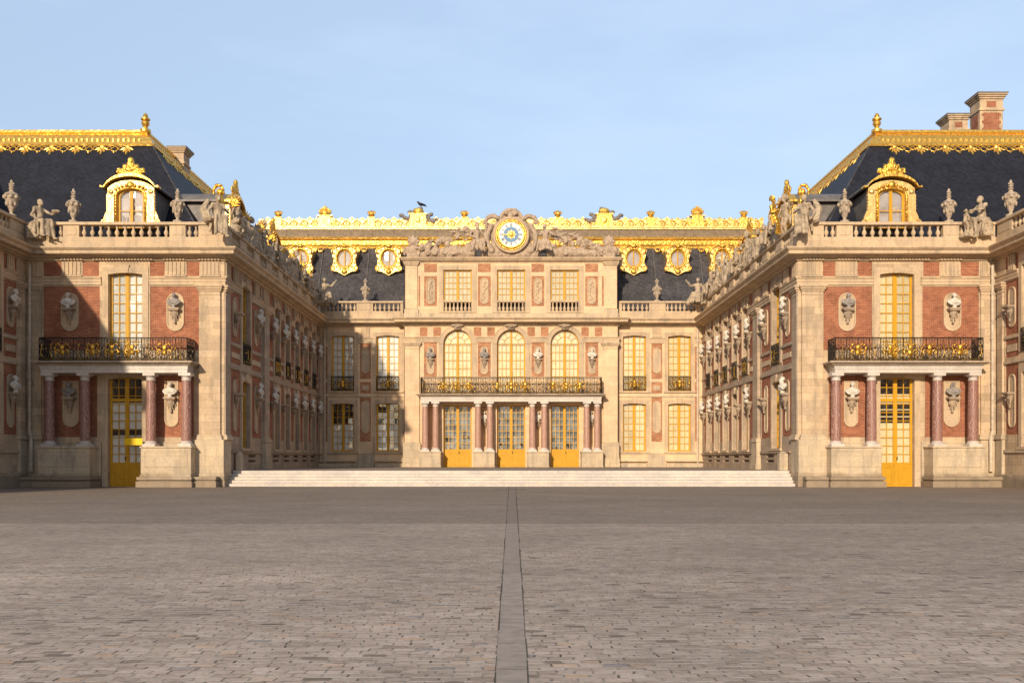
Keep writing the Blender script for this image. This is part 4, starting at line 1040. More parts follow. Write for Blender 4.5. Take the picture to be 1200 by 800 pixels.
# ================================================================== CENTRAL BLOCK
CF = Fr((0, 27, 0), (1, 0, 0), (0, -1, 0))
CB = root('palace_central_block', (0, 30, .92), 'sunlit brick and stone central block with three yellow doors and an attic storey', 'palace block')
for s in (-1, 1):
    F = Fr((0, 27, 0), (s, 0, 0), (0, -1, 0))
    P = [(12.33, 13.28, 3.15, 7.05), (12.33, 13.28, 7.38, 8.38), (12.33, 13.28, 8.66, 11.77), (16.15, 16.5, 3.15, 7.05), (16.15, 16.5, 7.38, 8.38), (16.15, 16.5, 8.66, 11.5)]
    wn = [(9.83, 11.85), (13.8, 15.8)]
    cells = [c+(BR,) for c in P]
    for a, b in wn: cells += [(a, b, 2.3, 6.55, 1.), (a, b, 7.6, 12.5, 1.)]
    wall_relief(F, CB, 9.35, 16.8, .9, 13.3, cells, mat='stone_centre'); bricks(F, CB, P, mat='brick_centre')
    for i, (a, b) in enumerate(wn):
        wc = 'curtain' if s < 0 else 'curtain_warm'
        window(F, CB, a, b, 2.3, 6.55, rows=7, sur=.32, cloth=wc, dark=.46 if s < 0 else None)
        window(F, CB, a, b, 7.6, 12.5, rows=8, sur=.32, cloth=wc, sill=True, keystone=False)
        railing(F, CB, a+.02, b-.02, .08, 7.62, 8.87, [(a+b)/2], ends=False, seed=i, name='window_railing', mscale=1.15, small=True)
    k = MB(F); k.box(12.5, 13.1, -BR+.013, .012, 7.68, 8.08); k.build('stone_tablet', 'stone_trim', CB)
    for z0, z1 in ((3.9, 6.75), (9.15, 11.4)): niche(F, CB, 12.8, z0, z1, .72)
    triglyph(F, CB, 12.4, 13.2); triglyph(F, CB, 16.1, 16.5)
    k = MB(F); k.box(9.5, 16.8, 0, .07, 7.07, 7.18); k.box(9.5, 16.8, 0, .05, 2.04, 2.14); k.box(9.4, 11.9, 0, .28, .92, 1.25); k.box(13.6, 16.8, 0, .28, .92, 1.25); k.box(9.4, 11.9, 0, .34, 1.4, 1.52); k.box(13.6, 16.8, 0, .34, 1.4, 1.52); k.box(12, 13.5, 0, .12, .92, 2.0); k.build('plinth', 'stone_base', CB)
    k = MB(F); k.box(16.0, 16.78, 0, .1, 2.0, 11.4); k.box(15.95, 16.78, 0, .16, 11.4, 11.78)
    entablature(F, CB, 9.35, 16.8, m0=-1, m1=-1, dent=[], gaps=[(a-.32, b+.32) for a, b in wn]); Rt = Fr((s*9.35, 27, 0), (0, -1, 0), (s, 0, 0)); entablature(Rt, CB, 0, .6, m0=-1, m1=1, dent=[])
    k = MB(F); k.box(9.30, 9.349, 0, .6, .9, 13.3); k.build('cheek_wall', 'stone', CB)
    balustrade(F, CB, 9.5, 16.78, [(9.75, 12.15, 6), (13.6, 16.2, 7)], d=-.05)
    k = MB(F); k.tube([(16.35, .22, 12.9), (16.35, .22, 1.2)], .09, 8)
    for z in (11, 8.5, 6, 3.5): k.lathe((16.35, .22, z), [(.12, 0), (.12, .08)], 8)
    k.build('downpipe', 'pipe', CB, smooth=True)
    # pavilion end pilasters
    pilaster(F, CB, 8.0, 9.28, m='stone_centre', d=.6, t=.16, z0=3.1, z1=11.78, zf=.92, flare=.12)
    pilaster(F, CB, 8.2, 9.25, m='stone_centre', d=.4, t=.12, z0=14.75, z1=18.83, foot=False)
    k = MB(F); k.box(8.1, 9.33, .39, .58, 13.94, 14.72); k.build('attic_plinth', 'stone_base', CB)
    # attic cheek
    k = MB(F); k.box(9.25, 9.3, -5, .4, 13.95, 18.84); k.build('attic_cheek', 'stone', CB)
P = []; cu3 = (-4.68, 0, 4.68)
for c in (-7.04, -2.34, 2.34, 7.04):
    hw = .56; P += [(c-hw, c+hw, 8.8, 11.77)]
    P += [(c-.92, c-.26, 12.32, 13.12), (c+.26, c+.92, 12.32, 13.12)]
doors = [(c-1.235, c+1.235) for c in cu3]
cells = [c+(BR,) for c in P]
for a, b in doors: cells += [(a, b, 7.3, 12.9, 1.), (a, b, .9, 6.33, 1.)]
for c in (-7.0, -2.34, 2.34, 7.0): cells.append((c-.36, c+.36, 2.7, 6.2, .45))
wall_relief(CF, CB, -9.35, 9.35, .9, 13.3, cells, d=.6, mat='stone_centre'); bricks(CF, CB, P, d=.6, mat='brick_centre')
for i, (a, b) in enumerate(doors):
    spandrels(CF, CB, a, b, 12.9, d=.6)
    window(CF, CB, a, b, 7.3, 12.9, rows=6, cols=6, arch=True, d=.6, sur=.42, cloth='curtain_warm', sill=False, keystone=True)
    mk = {0: [(.7, 3.55), (.88, 3.55), (.1, 3.4)], 1: [(.14, 2.9), (.36, 3.5), (.86, 2.9)], 2: [(.62, 2.85), (.2, 2.6)]}[i]
    dr = window(CF, CB, a, b, .92, 6.33, rows=7, cols=6, d=.6, sur=.0, rec=.42, solid=1.45, name='glazed_door', cloth=None, lit='grey_reflection', marks=mk, keystone=False)  # reflection grey is painted on the slab behind these panes
    MB(CF).box((a+b)/2+.09, (a+b)/2+.13, .12, .27, 2.1, 2.3).build('handle', 'iron', dr)
for c in (-7.04, -2.34, 2.34, 7.04): niche(CF, CB, c, 9.0, 11.45, .66, d=.6); bracket(CF, CB, c, 10.35, d=.6, s=.72)
for c in (-2.34, 2.34, 7.0): bracket(CF, CB, c, 4.95, d=.22, s=.7)
nm = {-7.04: ('bust_grey', 'outermost dark grey bust on the balcony wall, nearest the shaded court wall'), -2.34: ('bust_grey', 'dark grey bust directly between two arched windows above the long balcony'),
      2.34: ('bust_white', 'white bust directly between two arched windows above the long balcony'), 7.04: ('bust_white', 'outermost pale bust on the balcony wall, nearest the sunlit court wall')}
for c, (m_, l_) in nm.items(): BUSTS.append((CF((c, .84, 10.36)), 0, .88, m_, l_, 'busts of the central balcony'))
for c, l_ in ((-2.34, 'small pale bust behind the twin columns below the dark grey balcony bust'), (2.34, 'small pale bust behind the twin columns below the white balcony bust'), (7.0, 'small pale bust behind the outer twin columns nearest the sunlit court wall')):
    BUSTS.append((CF((c, .44, 4.96)), 0, .85, 'bust_white', l_, 'busts behind the central columns'))
entablature(CF, CB, -9.35, 9.35, d=.6, m0=1, m1=1, dent=[], gaps=[(a-.38, b+.38) for a, b in doors])
for c in cu3:
    cl = MB(CF); cl.prism([(c-.28, 12.88), (c+.28, 12.88), (c+.42, 13.45), (c-.42, 13.45)], .6, .82); cl.ell((c, .86, 13.25), (.6, .12, .13), 10, 5); cl.ell((c, .9, 13.2), (.2, .14, .2), 8, 5)
    cl.build('carved_keystone', 'relief', CB, smooth='all')
k = MB(CF)
for a, b in ((-8.0, -7.9), ): pass
k.box(-8, -7.95, .6, .66, 2.0, 2.3)
portico(CF, CB, [-7.42, -6.52, -2.86, -1.83, 1.83, 2.86, 6.52, 7.42], -7.74, 7.74, 1.2, .92, 2.28, [-5.85, -4.75, -3.65, -1.2, 0, 1.2, 3.6, 4.75, 5.9], [(-7.9, -6.05), (-3.24, -1.42), (1.42, 3.24), (6.05, 7.9)], seed=9, base=False, rail=(7.22, 8.62), d0=.6)
# attic
P = []
for c in (-7.04, -2.34, 2.34, 7.04): P += [(c-.56, c+.56, 17.95, 18.68), (c-.56, c+.56, 14.98, 17.6)]
P += [(-8.1, -7.95, 14.98, 17.6), (7.95, 8.1, 14.98, 17.6)]
aw = [(c-1.235, c+1.235) for c in cu3]
cells = [c+(BR,) for c in P]+[(a, b, 14.4, 18.15, 1.) for a, b in aw]
wall_relief(CF, CB, -9.3, 9.3, 13.93, 18.85, cells, d=.4, mat='stone_centre'); bricks(CF, CB, P, d=.4, mat='brick_centre')
for a, b in aw:
    wa = window(CF, CB, a, b, 15.42, 18.15, rows=5, cols=6, d=.4, sur=.0, rec=.20, keystone=False, sill=False, cloth='blind_cream')
    k = MB(CF); k.box(a-.42, a-.003, .39, .455, 14.4, 18.5); k.box(b+.003, b+.42, .39, .455, 14.4, 18.5); k.box(a-.003, b+.003, .39, .453, 18.153, 18.5); k.build('surround', 'stone_trim', wa, split=False)
    MB(CF).box(a+.005, b-.005, -.30, -.05, 14.41, 15.41).build('backing_slab', 'dark_room', wa)  # dark slab paints the shade behind the balusters
    balustrade(CF, CB, a+.01, b-.01, [(a+.05, b-.05, 7)], z0=14.4, zb=14.41, zt=15.50, d=.36, th=.26, name='window_balustrade')
for c in (-7.04, -2.34, 2.34, 7.04):
    n_ = niche(CF, CB, c, 15.15, 17.45, .74, d=.4)
    k = MB(CF); rr = random.Random(int(c*10))
    for j in range(12): k.ell((c+rr.uniform(-.18, .18), .40, 15.4+j*.15), (rr.uniform(.06, .15), .06, rr.uniform(.06, .16)), 8, 5)
    k.build('carved_relief', 'stone_trim', CB, smooth='all')
k = MB(CF); k.box(-9.4, 9.4, .38, .50, 13.94, 14.35); k.build('attic_base', 'stone_base', CB)
k = MB(CF)
for z0, z1, e in ((18.84, 18.95, .15), (18.951, 19.08, .32), (19.081, 19.2, .42)): k.box(-9.3-e, 9.3+e, -5, .4+e, z0, z1)
k.build('attic_cornice', 'stone_trim', CB)
# main roof
k = MB(CF); k.add([(-30, -1.2, 14.0), (30, -1.2, 14.0), (30, -5, 21.3), (-30, -5, 21.3), (-30, -5, 22.3), (30, -5, 22.3), (30, -14, 22.3), (-30, -14, 22.3)], [(0, 1, 2, 3), (3, 2, 5, 4), (4, 5, 6, 7)])
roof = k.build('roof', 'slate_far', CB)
k = MB(CF); k.box(-16.8, 16.8, -1.3, -.4, 13.9, 13.96); k.build('gutter', 'lead', roof)
k = MB(CF); G = [(-.1, 21.22), (.10, 21.22), (.16, 21.45), (.28, 21.55), (.30, 21.9), (.5, 22.0), (.56, 22.2), (-.1, 22.24)]
k.mould(-23.5, 23.5, [(-5+a, z) for a, z in G]); gc = k
for i in range(110):
    x = -23.3+i*.4275; gc.ell((x, -4.70, 21.72), (.13, .05, .14), 6, 4)
gc.build('gilded_cornice', 'gold', roof, recalc=True, split=False)
k = MB(CF); k.box(-23.5, 23.5, -5.6, -4.75, 22.24, 22.95)
for i in range(24): k.box(-23+i*2, -22.9+i*2, -4.76, -4.70, 22.26, 22.94)
k.build('lead_band', 'lead_brown', roof)
k = MB(CF); k.box(-23.5, 23.5, -5.6, -4.62, 22.951, 23.10); k.box(-23.5, 23.5, -5.6, -4.54, 23.10, 23.2)
# cresting
k.box(-23.5, 23.5, -5.1, -4.92, 23.2, 23.86); k.box(-23.5, 23.5, -5.14, -4.86, 23.861, 23.95)
per = 4.34
x = -23.2; j = 0; k2 = MB(CF)
while x < 23.3:
    q = abs((x/per) % 1); j += 1
    k2.tube([(x+.3*math.cos(t*PI/4), -4.88, 23.53+.26*math.sin(t*PI/4)) for t in range(8)], .06, 5, True); k2.ell((x, -4.9, 23.53), (.12, .07, .12), 6, 4)
    k2.tube([(x+.32, -4.89, 23.7), (x+.5, -4.89, 23.4), (x+.7, -4.89, 23.65)], .05, 5)
    k2.ell((x+.5, -5, 23.98+.04*(j % 3)), (.2, .08, .1), 6, 4); k2.ell((x, -5, 24.0), (.12, .08, .07), 6, 4)
    k2.prism([(x+.24, 23.98), (x+.78, 23.98), (x+.51, 24.14+.05*(j % 2))], -5.06, -4.94)
    x += .98
cr = k.build('gilded_cresting', 'gold_pale', roof, recalc=True, split=False); k2.build('cresting_scrollwork', 'gold', cr, recalc=True, split=False)
k = MB(CF)
for i in range(-5, 6):
    if i == 0: continue
    x = i*per; t = abs(i)
    if t in (1, 3, 5):
        k.box(x-.3, x+.3, -5.2, -4.75, 23.2, 24.15); k.ell((x, -4.97, 24.42), (.30, .26, .24), 10, 6)
        for a in range(-3, 4): k.tube([(x+a*.07, -4.97, 24.4), (x+a*.115, -4.9, 24.62), (x+a*.135, -4.97, 24.80-.02*a*a)], [.07, .075, .03], 6)
        k.lathe((x, -4.97, 24.15), [(.36, 0), (.2, .08), (.3, .2)], 8)
        pass
    if t == 4:
        k.prism([(x-.62, 23.2), (x+.62, 23.2), (x+.5, 24.2), (x-.5, 24.2)], -5.3, -4.75); k.box(x-.7, x+.7, -5.3, -4.7, 24.2, 24.3)
        for a in range(-3, 4): k.ell((x+a*.16, -4.97, 24.6+.35*math.cos(a*.45)), (.13, .16, .22), 6, 4)
        k.ell((x, -4.97, 24.5), (.5, .3, .3), 10, 6); k.ell((x, -4.97, 25.1), (.11, .1, .16), 6, 4); k.tube([(x-.75, -4.9, 24.1), (x-.9, -4.9, 23.7), (x-.7, -4.9, 23.35)], .08, 6); k.tube([(x+.75, -4.9, 24.1), (x+.9, -4.9, 23.7), (x+.7, -4.9, 23.35)], .08, 6)
    if t == 2:
        k.prism([(x-.78, 23.2), (x+.78, 23.2), (x+.68, 24.35), (x-.68, 24.35)], -5.3, -4.7); k.box(x-.85, x+.85, -5.3, -4.65, 24.35, 24.45); k.ell((x, -4.97, 24.7), (.55, .3, .34), 10, 6); k.ell((x, -4.68, 23.85), (.26, .06, .3), 10, 6)
k.build('gilded_finial', 'gold', cr, recalc=True)
tr_cl = Clay()
for a, b in (((-.5, 0, 1.2), (-.85, 0, 1.9)), ((.1, 0, 1.4), (.25, 0, 2.3)), ((.6, 0, 1.1), (1.3, 0, 1.6)), ((-1.0, 0, .95), (-1.7, 0, 1.5)), ((1.0, 0, .8), (1.9, 0, .95))): tr_cl.c(a, b, .2, .2); tr_cl.e(b, (.24, .2, .24)); tr_cl.e((b[0]*.8, -.1, b[2]*.72), (.22, .2, .2)); tr_cl.e((b[0]*.62, .05, b[2]*.8), (.2, .16, .17)); tr_cl.c(b, (b[0]+.18, 0, b[2]+.16), .1, .07)
tr_cl.e((0, 0, 1.3), (.5, .25, .35))
for t in range(8): tr_cl.e((-.9+t*.26, 0, 1.1+.25*math.sin(t)), (.16, .15, .16))
tr_me = tr_cl.mesh('roof_trophy', .07, .03, 3, 'trophy_grey')
for s_ in (-1, 1):
    o = bpy.data.objects.new('roof_trophy', tr_me); COL.objects.link(o); o.parent = cr; o.location = CF((s_*2*per, -4.97, 23.2))-WL[cr.name]; o.scale = (-.92*s_, .9, .76); WL[o.name] = WL[cr.name]
# oculus dormers
def oculus(u):
    k = MB(CF); d = -3.25; z = 19.95
    o = [(u+1.22, z+.75), (u+.95, z+1.0), (u+.5, z+1.22), (u, z+1.32), (u-.5, z+1.22), (u-.95, z+1.0), (u-1.22, z+.75), (u-1.10, z+.3), (u-.98, z-.2), (u-1.05, z-.6), (u-1.25, z-.85), (u-1.15, z-1.15), (u-.65, z-1.2), (u, z-1.55), (u+.65, z-1.2), (u+1.15, z-1.15), (u+1.25, z-.85), (u+1.05, z-.6), (u+.98, z-.2), (u+1.10, z+.3)]
    n = len(o); inn = [(u+.66*math.cos(math.atan2(b-z, a-u)), z+.80*math.sin(math.atan2(b-z, a-u))) for a, b in o]
    k.ring(o, inn, d-2.0, d)
    f = k.build('oculus_dormer', 'gold_pale', CB)
    k = MB(CF); k.tube([(u+.74*math.cos(t*PI/12), d+.02, z+.88*math.sin(t*PI/12)) for t in range(24)], .09, 6, True)
    for a in range(16):
        k.ell((u+.98*math.cos(a*PI/8), d+.02, z+1.08*math.sin(a*PI/8)), (.10, .07, .10), 6, 4)
    k.ell((u, d+.08, z+1.12), (.3, .14, .2), 8, 5); k.ell((u, d+.05, z-1.2), (.28, .12, .26), 8, 5)
    for sx in (-1, 1):
        k.tube([(u+sx*(1.05+.16*math.cos(t*PI/4)), d+.03, z-.9+.2*math.sin(t*PI/4)) for t in range(8)], .06, 5, True)
        k.tube([(u+sx*.3, d+.06, z+1.2), (u+sx*.75, d+.05, z+1.0), (u+sx*1.1, d+.03, z+.8), (u+sx*1.05, d+.02, z+.4)], .08, 6)
    k.build('carved_frame', 'gold_fine', f, smooth='all')
    k = MB(CF); r_ = lambda a, sc: (u+.66*sc*math.cos(a), z+.80*sc*math.sin(a))
    k.ring([r_(t*PI/12, .99) for t in range(24)], [r_(t*PI/12, .86) for t in range(24)], d-.2, d-.12); k.box(u-.05, u+.05, d-.2, d-.11, z-.75, z+.75)
    k.build('casement', 'ochre', f)
    k = MB(CF); k.add([(a, d-.167, b) for a, b in [r_(t*PI/12, .98) for t in range(24)]], [tuple(range(24))]); k.build('pane', 'glass', f)
    k = MB(CF); k.prism([r_(t*PI/12, .985) for t in range(24)], d-.30, d-.28); k.build('blind', 'blind_grey', f)
for u in (-19.3, -15.25, -11.2, 11.2, 15.25, 19.3): oculus(u)
k = MB(CF)
for i in range(12):
    x = -22.3+4.05*i
    if abs(x) < 9: continue
    for a in (-1, 0, 1): 
        k.tube([(x+a*.55-.26, -4.62, 21.15), (x+a*.55-.14, -4.5, 20.88), (x+a*.55+.14, -4.5, 20.88), (x+a*.55+.26, -4.62, 21.15)], .065, 6); k.ell((x+a*.55, -4.5, 20.88), (.1, .08, .13), 6, 4)
    k.ell((x, -4.4, 20.68), (.16, .08, .22), 8, 5); k.ell((x, -4.5, 21.05), (.3, .08, .14), 8, 5)
k.build('gilded_festoon', 'gold', roof, recalc=True)
k = MB(CF)
for x in (-17.5, -13.2, 13.2, 17.5): k.tube([(x, -1.3, 14.3), (x, -4.8, 21.1)], .05, 5)
k.build('roof_seam', 'lead', roof)

# ================================================================== CLOCK AND PEDIMENT SCULPTURE
yC = 27-.35
pd = Clay()
pd.e((0, .15, 1.9), (1.9, .45, 1.95)); pd.c((-2.3, .1, .3), (2.3, .1, .3), .35, .35); pd.e((0, .1, .8), (2.1, .4, .9))
pd.path([(-1.0, .05, 3.35), (-.75, .05, 3.85), (-.3, .05, 4.15), (.3, .05, 4.15), (.75, .05, 3.85), (1.0, .05, 3.35)], [.16, .2, .22, .22, .2, .16])
pd.e((0, -.02, 3.62), (.34, .36, .40)); pd.e((0, .2, 3.55), (.8, .2, .55)); pd.e((-.12, -.32, 3.7), (.07, .06, .05)); pd.e((.12, -.32, 3.7), (.07, .06, .05)); pd.c((0, -.3, 3.68), (0, -.42, 3.55), .04, .06)
for q in (-1, 1):
    pd.path([(q*.9, 0, 3.3), (q*1.5, -.05, 3.65), (q*2.0, 0, 3.55), (q*2.35, .05, 3.15), (q*1.9, -.05, 2.95)], [.2, .22, .2, .14, .1])
    pd.path([(q*1.7, -.1, 2.8), (q*2.1, -.15, 2.1), (q*2.1, -.15, 1.3), (q*1.7, -.15, .6)], [.22, .25, .24, .3])
    for t in range(6): a = R(25+t*26); pd.e((q*2.0*math.cos(a)*.98, -.2, 1.9+2.0*math.sin(a)), (.17, .16, .17))
fgA = Clay(); figure(fgA, S=1.75, off=(-3.0, -.25, 1.25), yaw=R(18), head=(.03, -.04, .86), eL=(-.38, -.05, .34), wL=(-.22, -.3, .22), eR=(.38, .02, .42), wR=(.5, -.1, .75), kL=(-.25, -.42, .02), kR=(.22, -.48, .1), fL=(-.34, -.45, -.45), fR=(.25, -.55, -.45), hair='beard', seed=5)
fgA.c((-2.35, -.3, .3), (-2.15, -.3, 3.0), .09, .13)
fgB = Clay(); figure(fgB, S=1.7, off=(3.0, -.25, 1.2), yaw=R(-22), head=(-.04, -.04, .86), eL=(-.34, .02, .45), wL=(-.5, -.15, .62), eR=(.42, -.08, .42), wR=(.72, -.2, .42), kL=(-.2, -.45, .08), kR=(.3, -.42, .02), fL=(-.28, -.55, -.45), fR=(.45, -.5, -.45), hair='bun', seed=6)
rr = random.Random(12); heaps = []
for q in (-1, 1):
    pd_ = pd; pd = Clay(); heaps.append(pd)
    pd.path([(q*3.5, .1, .4), (q*5.2, .1, .55), (q*7.2, .1, .35), (q*8.0, .1, .2)], [.45, .5, .34, .2])
    for j in range(58):
        t = (j % 29)/28; x = 3.5+4.4*t; H = 2.0*(1-t)**.75+.75; z = rr.uniform(.15, H) if j < 29 else H*rr.uniform(.6, 1)
        kind = rr.random(); y = rr.uniform(-.35, .1)
        if kind < .35: pd.e((q*x, y, z), (rr.uniform(.18, .36), .16, rr.uniform(.18, .34)))
        elif kind < .75: a = rr.uniform(-.9, .9); L = rr.uniform(.3, .6); pd.c((q*x, y, z), (q*(x+L*math.cos(a)), y-.05, max(.1, z+L*math.sin(a)*.8)), .12, .07)
        else: pd.e((q*x, y-.1, z), (.3, .1, .3)); pd.e((q*x, y-.18, z), (.12, .12, .12))
    for j in range(8): x = 3.8+.5*j; pd.c((q*x, -.1, .3), (q*(x+.25+.1*math.sin(j)), 0, 1.55-.17*j+.3*(j % 2)), .07, .05)
    pd = pd_
pr = root('carved_pediment', (0, yC, 19.2), 'carved stone pediment group with two seated figures leaning beside the clock', 'sculpture')
for nm_, cl_, vx in (('clock_surround', pd, .05), ('seated_figure', fgA, .04), ('seated_figure', fgB, .04), ('carved_trophies', heaps[0], .05), ('carved_trophies', heaps[1], .05)):
    place(nm_, cl_.mesh(nm_, vx, .03, 2.4, 'relief'), (0, 0, 0), parent=pr)
Ck = Fr((0, yC, 0), (1, 0, 0), (0, -1, 0)); zc = 21.1
ck = root('clock', (0, yC, zc), 'round gilt framed clock with blue centre and golden sun face above the attic', 'clock')
D = lambda r, n=48: [(r*math.cos(t*2*PI/n), zc+r*math.sin(t*2*PI/n)) for t in range(n)]
MB(Ck).prism(D(1.08), .30, .62).build('dial', 'clock_white', ck)
MB(Ck).prism(D(.66), .60, .645).build('dial_centre', 'clock_blue', ck)
k = MB(Ck); k.tube([(1.14*math.cos(t*PI/20), .62, zc+1.14*math.sin(t*PI/20)) for t in range(40)], .085, 8, True); k.tube([(1.30*math.cos(t*PI/20), .52, zc+1.30*math.sin(t*PI/20)) for t in range(40)], .075, 8, True); k.build('rim', 'gold', ck, smooth='all')
MB(Ck).tube([(1.47*math.cos(t*PI/20), .44, zc+1.47*math.sin(t*PI/20)) for t in range(40)], .12, 8, True).build('stone_rim', 'stone_trim', ck, smooth='all')
k = MB(Ck); k.ell((0, .68, zc), (.23, .08, .23), 14, 8)
for t in range(16):
    a = t*PI/8; L = .46 if t % 2 == 0 else .36; c_, s_ = math.cos(a), math.sin(a); b = .07
    k.prism([(c_*.15-s_*b, zc+s_*.15+c_*b), (c_*L, zc+s_*L), (c_*.15+s_*b, zc+s_*.15-c_*b)], .645, .69)
k.build('sun_face', 'gold', ck)
def strip(k, x0, z0, x1, z1, wd, d0, d1):
    v = Vector((x1-x0, z1-z0)); v.normalize(); n = Vector((-v.y, v.x))*wd/2
    k.prism([(x0+n.x, z0+n.y), (x0-n.x, z0-n.y), (x1-n.x, z1-n.y), (x1+n.x, z1+n.y)], d0, d1)
ROM = ['XII', 'I', 'II', 'III', 'IIII', 'V', 'VI', 'VII', 'VIII', 'IX', 'X', 'XI']
for h in range(12):
    a = R(90-30*h); k = MB(Ck); w_ = {'I': .055, 'V': .10, 'X': .11}; tot = sum(w_[c] for c in ROM[h]); x = -tot/2
    er = Vector((math.cos(a), math.sin(a))); et = Vector((math.sin(a), -math.cos(a)))
    def pt(u, v): p = er*(.68+v)+et*u; return p.x, zc+p.y
    for c in ROM[h]:
        cw = w_[c]
        segs = {'I': [(.5, 0, .5, 1)], 'V': [(.1, 1, .5, 0), (.9, 1, .5, 0)], 'X': [(.1, 0, .9, 1), (.1, 1, .9, 0)]}[c]
        for a0, b0, a1, b1 in segs: p, q = pt(x+cw*a0, b0*.28), pt(x+cw*a1, b1*.28); strip(k, p[0], p[1], q[0], q[1], .034, .62, .632)
        x += cw
    k.build('numeral', 'numeral', ck)
k = MB(Ck); a = R(90-30*8.85); strip(k, -.1*math.cos(a), zc-.1*math.sin(a), .72*math.cos(a), zc+.72*math.sin(a), .09, .70, .72); k.build('hour_hand', 'gold_fine', ck)

# ================================================================== BUSTS
def bust(seed, style):
    r = random.Random(seed); c = Clay()
    c.c((0, 0, 0), (0, 0, .02), .15, .15); c.c((0, 0, .04), (0, 0, .22), .10, .13)
    c.e((0, 0, .37), (.38, .19, .19)); c.c((-.33, .02, .40), (-.1, .02, .47), .12, .13); c.c((.33, .02, .40), (.1, .02, .47), .12, .13); c.c((-.1, .02, .47), (.1, .02, .47), .13, .13); c.c((0, 0, .2), (0, 0, .34), .13, .2); c.c((0, .01, .42), (0, 0, .56), .17, .10)
    c.c((0, .01, .48), (0, -.02, .64), .105, .088); c.e((0, -.04, .76), (.10, .12, .145)); c.c((0, -.15, .78), (0, -.175, .725), .018, .026)
    c.c((-.035, -.135, .675), (.035, -.135, .675), .022, .022); c.e((-.1, -.01, .75), (.02, .03, .04)); c.e((.1, -.01, .75), (.02, .03, .04)); c.c((-.06, -.135, .80), (.06, -.135, .80), .022, .022)
    if style == 0: c.e((0, .02, .82), (.125, .13, .12)); 
    if style == 1: c.e((0, .02, .81), (.13, .14, .13)); c.e((0, -.11, .62), (.08, .07, .10))
    if style == 2: c.e((0, .04, .82), (.14, .14, .13)); c.e((0, .17, .78), .07); c.path([(-.12, .02, .75), (-.13, .02, .6), (-.1, -.05, .5)], [.045, .04, .03])
    if style == 3: c.e((0, .01, .84), (.125, .14, .12)); [c.e((.12*math.cos(a), -.02+.13*math.sin(a), .86), .04) for a in [i*PI/4 for i in range(8)]]
    for i in range(7): x = -.33+i*.11; c.c((x, -.1, .46), (x*.5+r.uniform(-.05, .1), -.16, .28), .035, .03)
    c.path([(-.36, -.02, .46), (-.1, -.17, .42), (.2, -.14, .28), (.38, .0, .34)], [.055, .05, .05, .05])
    for q in (-1, 1): c.path([(q*.40, 0, .36), (q*.28, -.08, .22), (q*.08, -.08, .16)], [.07, .06, .04])
    return c.mesh('bust', .021, .004, 9, 'bust_white')
bm_ = [bust(i, i % 4) for i in range(4)]
for i, (p, yaw, sc, mat, lab, grp) in enumerate(BUSTS):
    o = place('bust', bm_[(i*7+i//3) % 4], p, yaw+R(((i*37) % 21)-10), sc*1.08, mat=mat); tag(o, lab, 'bust', grp)

# ================================================================== URNS
URN = [(.26, 0), (.26, .12), (.10, .16), (.09, .26), (.14, .34), (.20, .55), (.30, .85), (.36, 1.02), (.34, 1.06), (.30, 1.08), (.38, 1.18), (.30, 1.26), (.14, 1.34), (.10, 1.44), (.16, 1.52), (.08, 1.60), (.05, 1.66)]
def urn_mesh():
    k = MB(); k.lathe((0, 0, 0), URN, 16)
    for a in range(8): t = a*PI/4; k.ell((.36*math.cos(t), .36*math.sin(t), 1.05), (.09, .09, .12), 6, 5); k.ell((.26*math.cos(t), .26*math.sin(t), .72), (.06, .06, .16), 6, 5)
    k.ell((0, 0, 1.86), (.08, .08, .16), 8, 6); k.ell((-.13, 0, 1.78), (.07, .05, .06), 6, 5); k.ell((.13, 0, 1.78), (.07, .05, .06), 6, 5); k.ell((0, -.1, 1.76), (.05, .05, .06), 6, 5); k.ell((0, 0, 1.66), (.15, .12, .08), 8, 5)
    o = k.build('garden_urn', 'urn', smooth=True); return o
u0 = urn_mesh()
spots = [(-19.62, -.0, 'nearer the court', -1), (-25.75, 0, 'nearer the downpipe', -1), (19.62, 0, 'nearer the court', 1), (25.75, 0, 'nearer the downpipe', 1)]
first = True
def urn(loc, lab, sc=1.0, grp='stone urns on the balustrades'):
    global first
    o = u0 if first else u0.copy()
    if not first: COL.objects.link(o)
    first = False; o.location = loc; o.scale = (sc,)*3; o.rotation_euler[2] = loc[0]; tag(o, lab, 'urn', grp)
for x, y, t, s in spots: urn((x, .22, 15.5), 'stone urn beside the gilded dormer of the %s wing, %s' % ('part-shadowed' if s < 0 else 'twin-chimney', t))
urn((-28.65, -1.15, 15.5), 'shaded stone urn on the block beside the part-shadowed wing', 1.05); urn((28.65, -1.15, 15.5), 'stone urn on the block beside the twin-chimney wing', 1.05)
urn((-12.85, 27.22, 15.5), 'stone urn by the attic, on the shaded court wall side', 1.0); urn((12.85, 27.22, 15.5), 'stone urn by the attic, on the sunlit court wall side', 1.0)

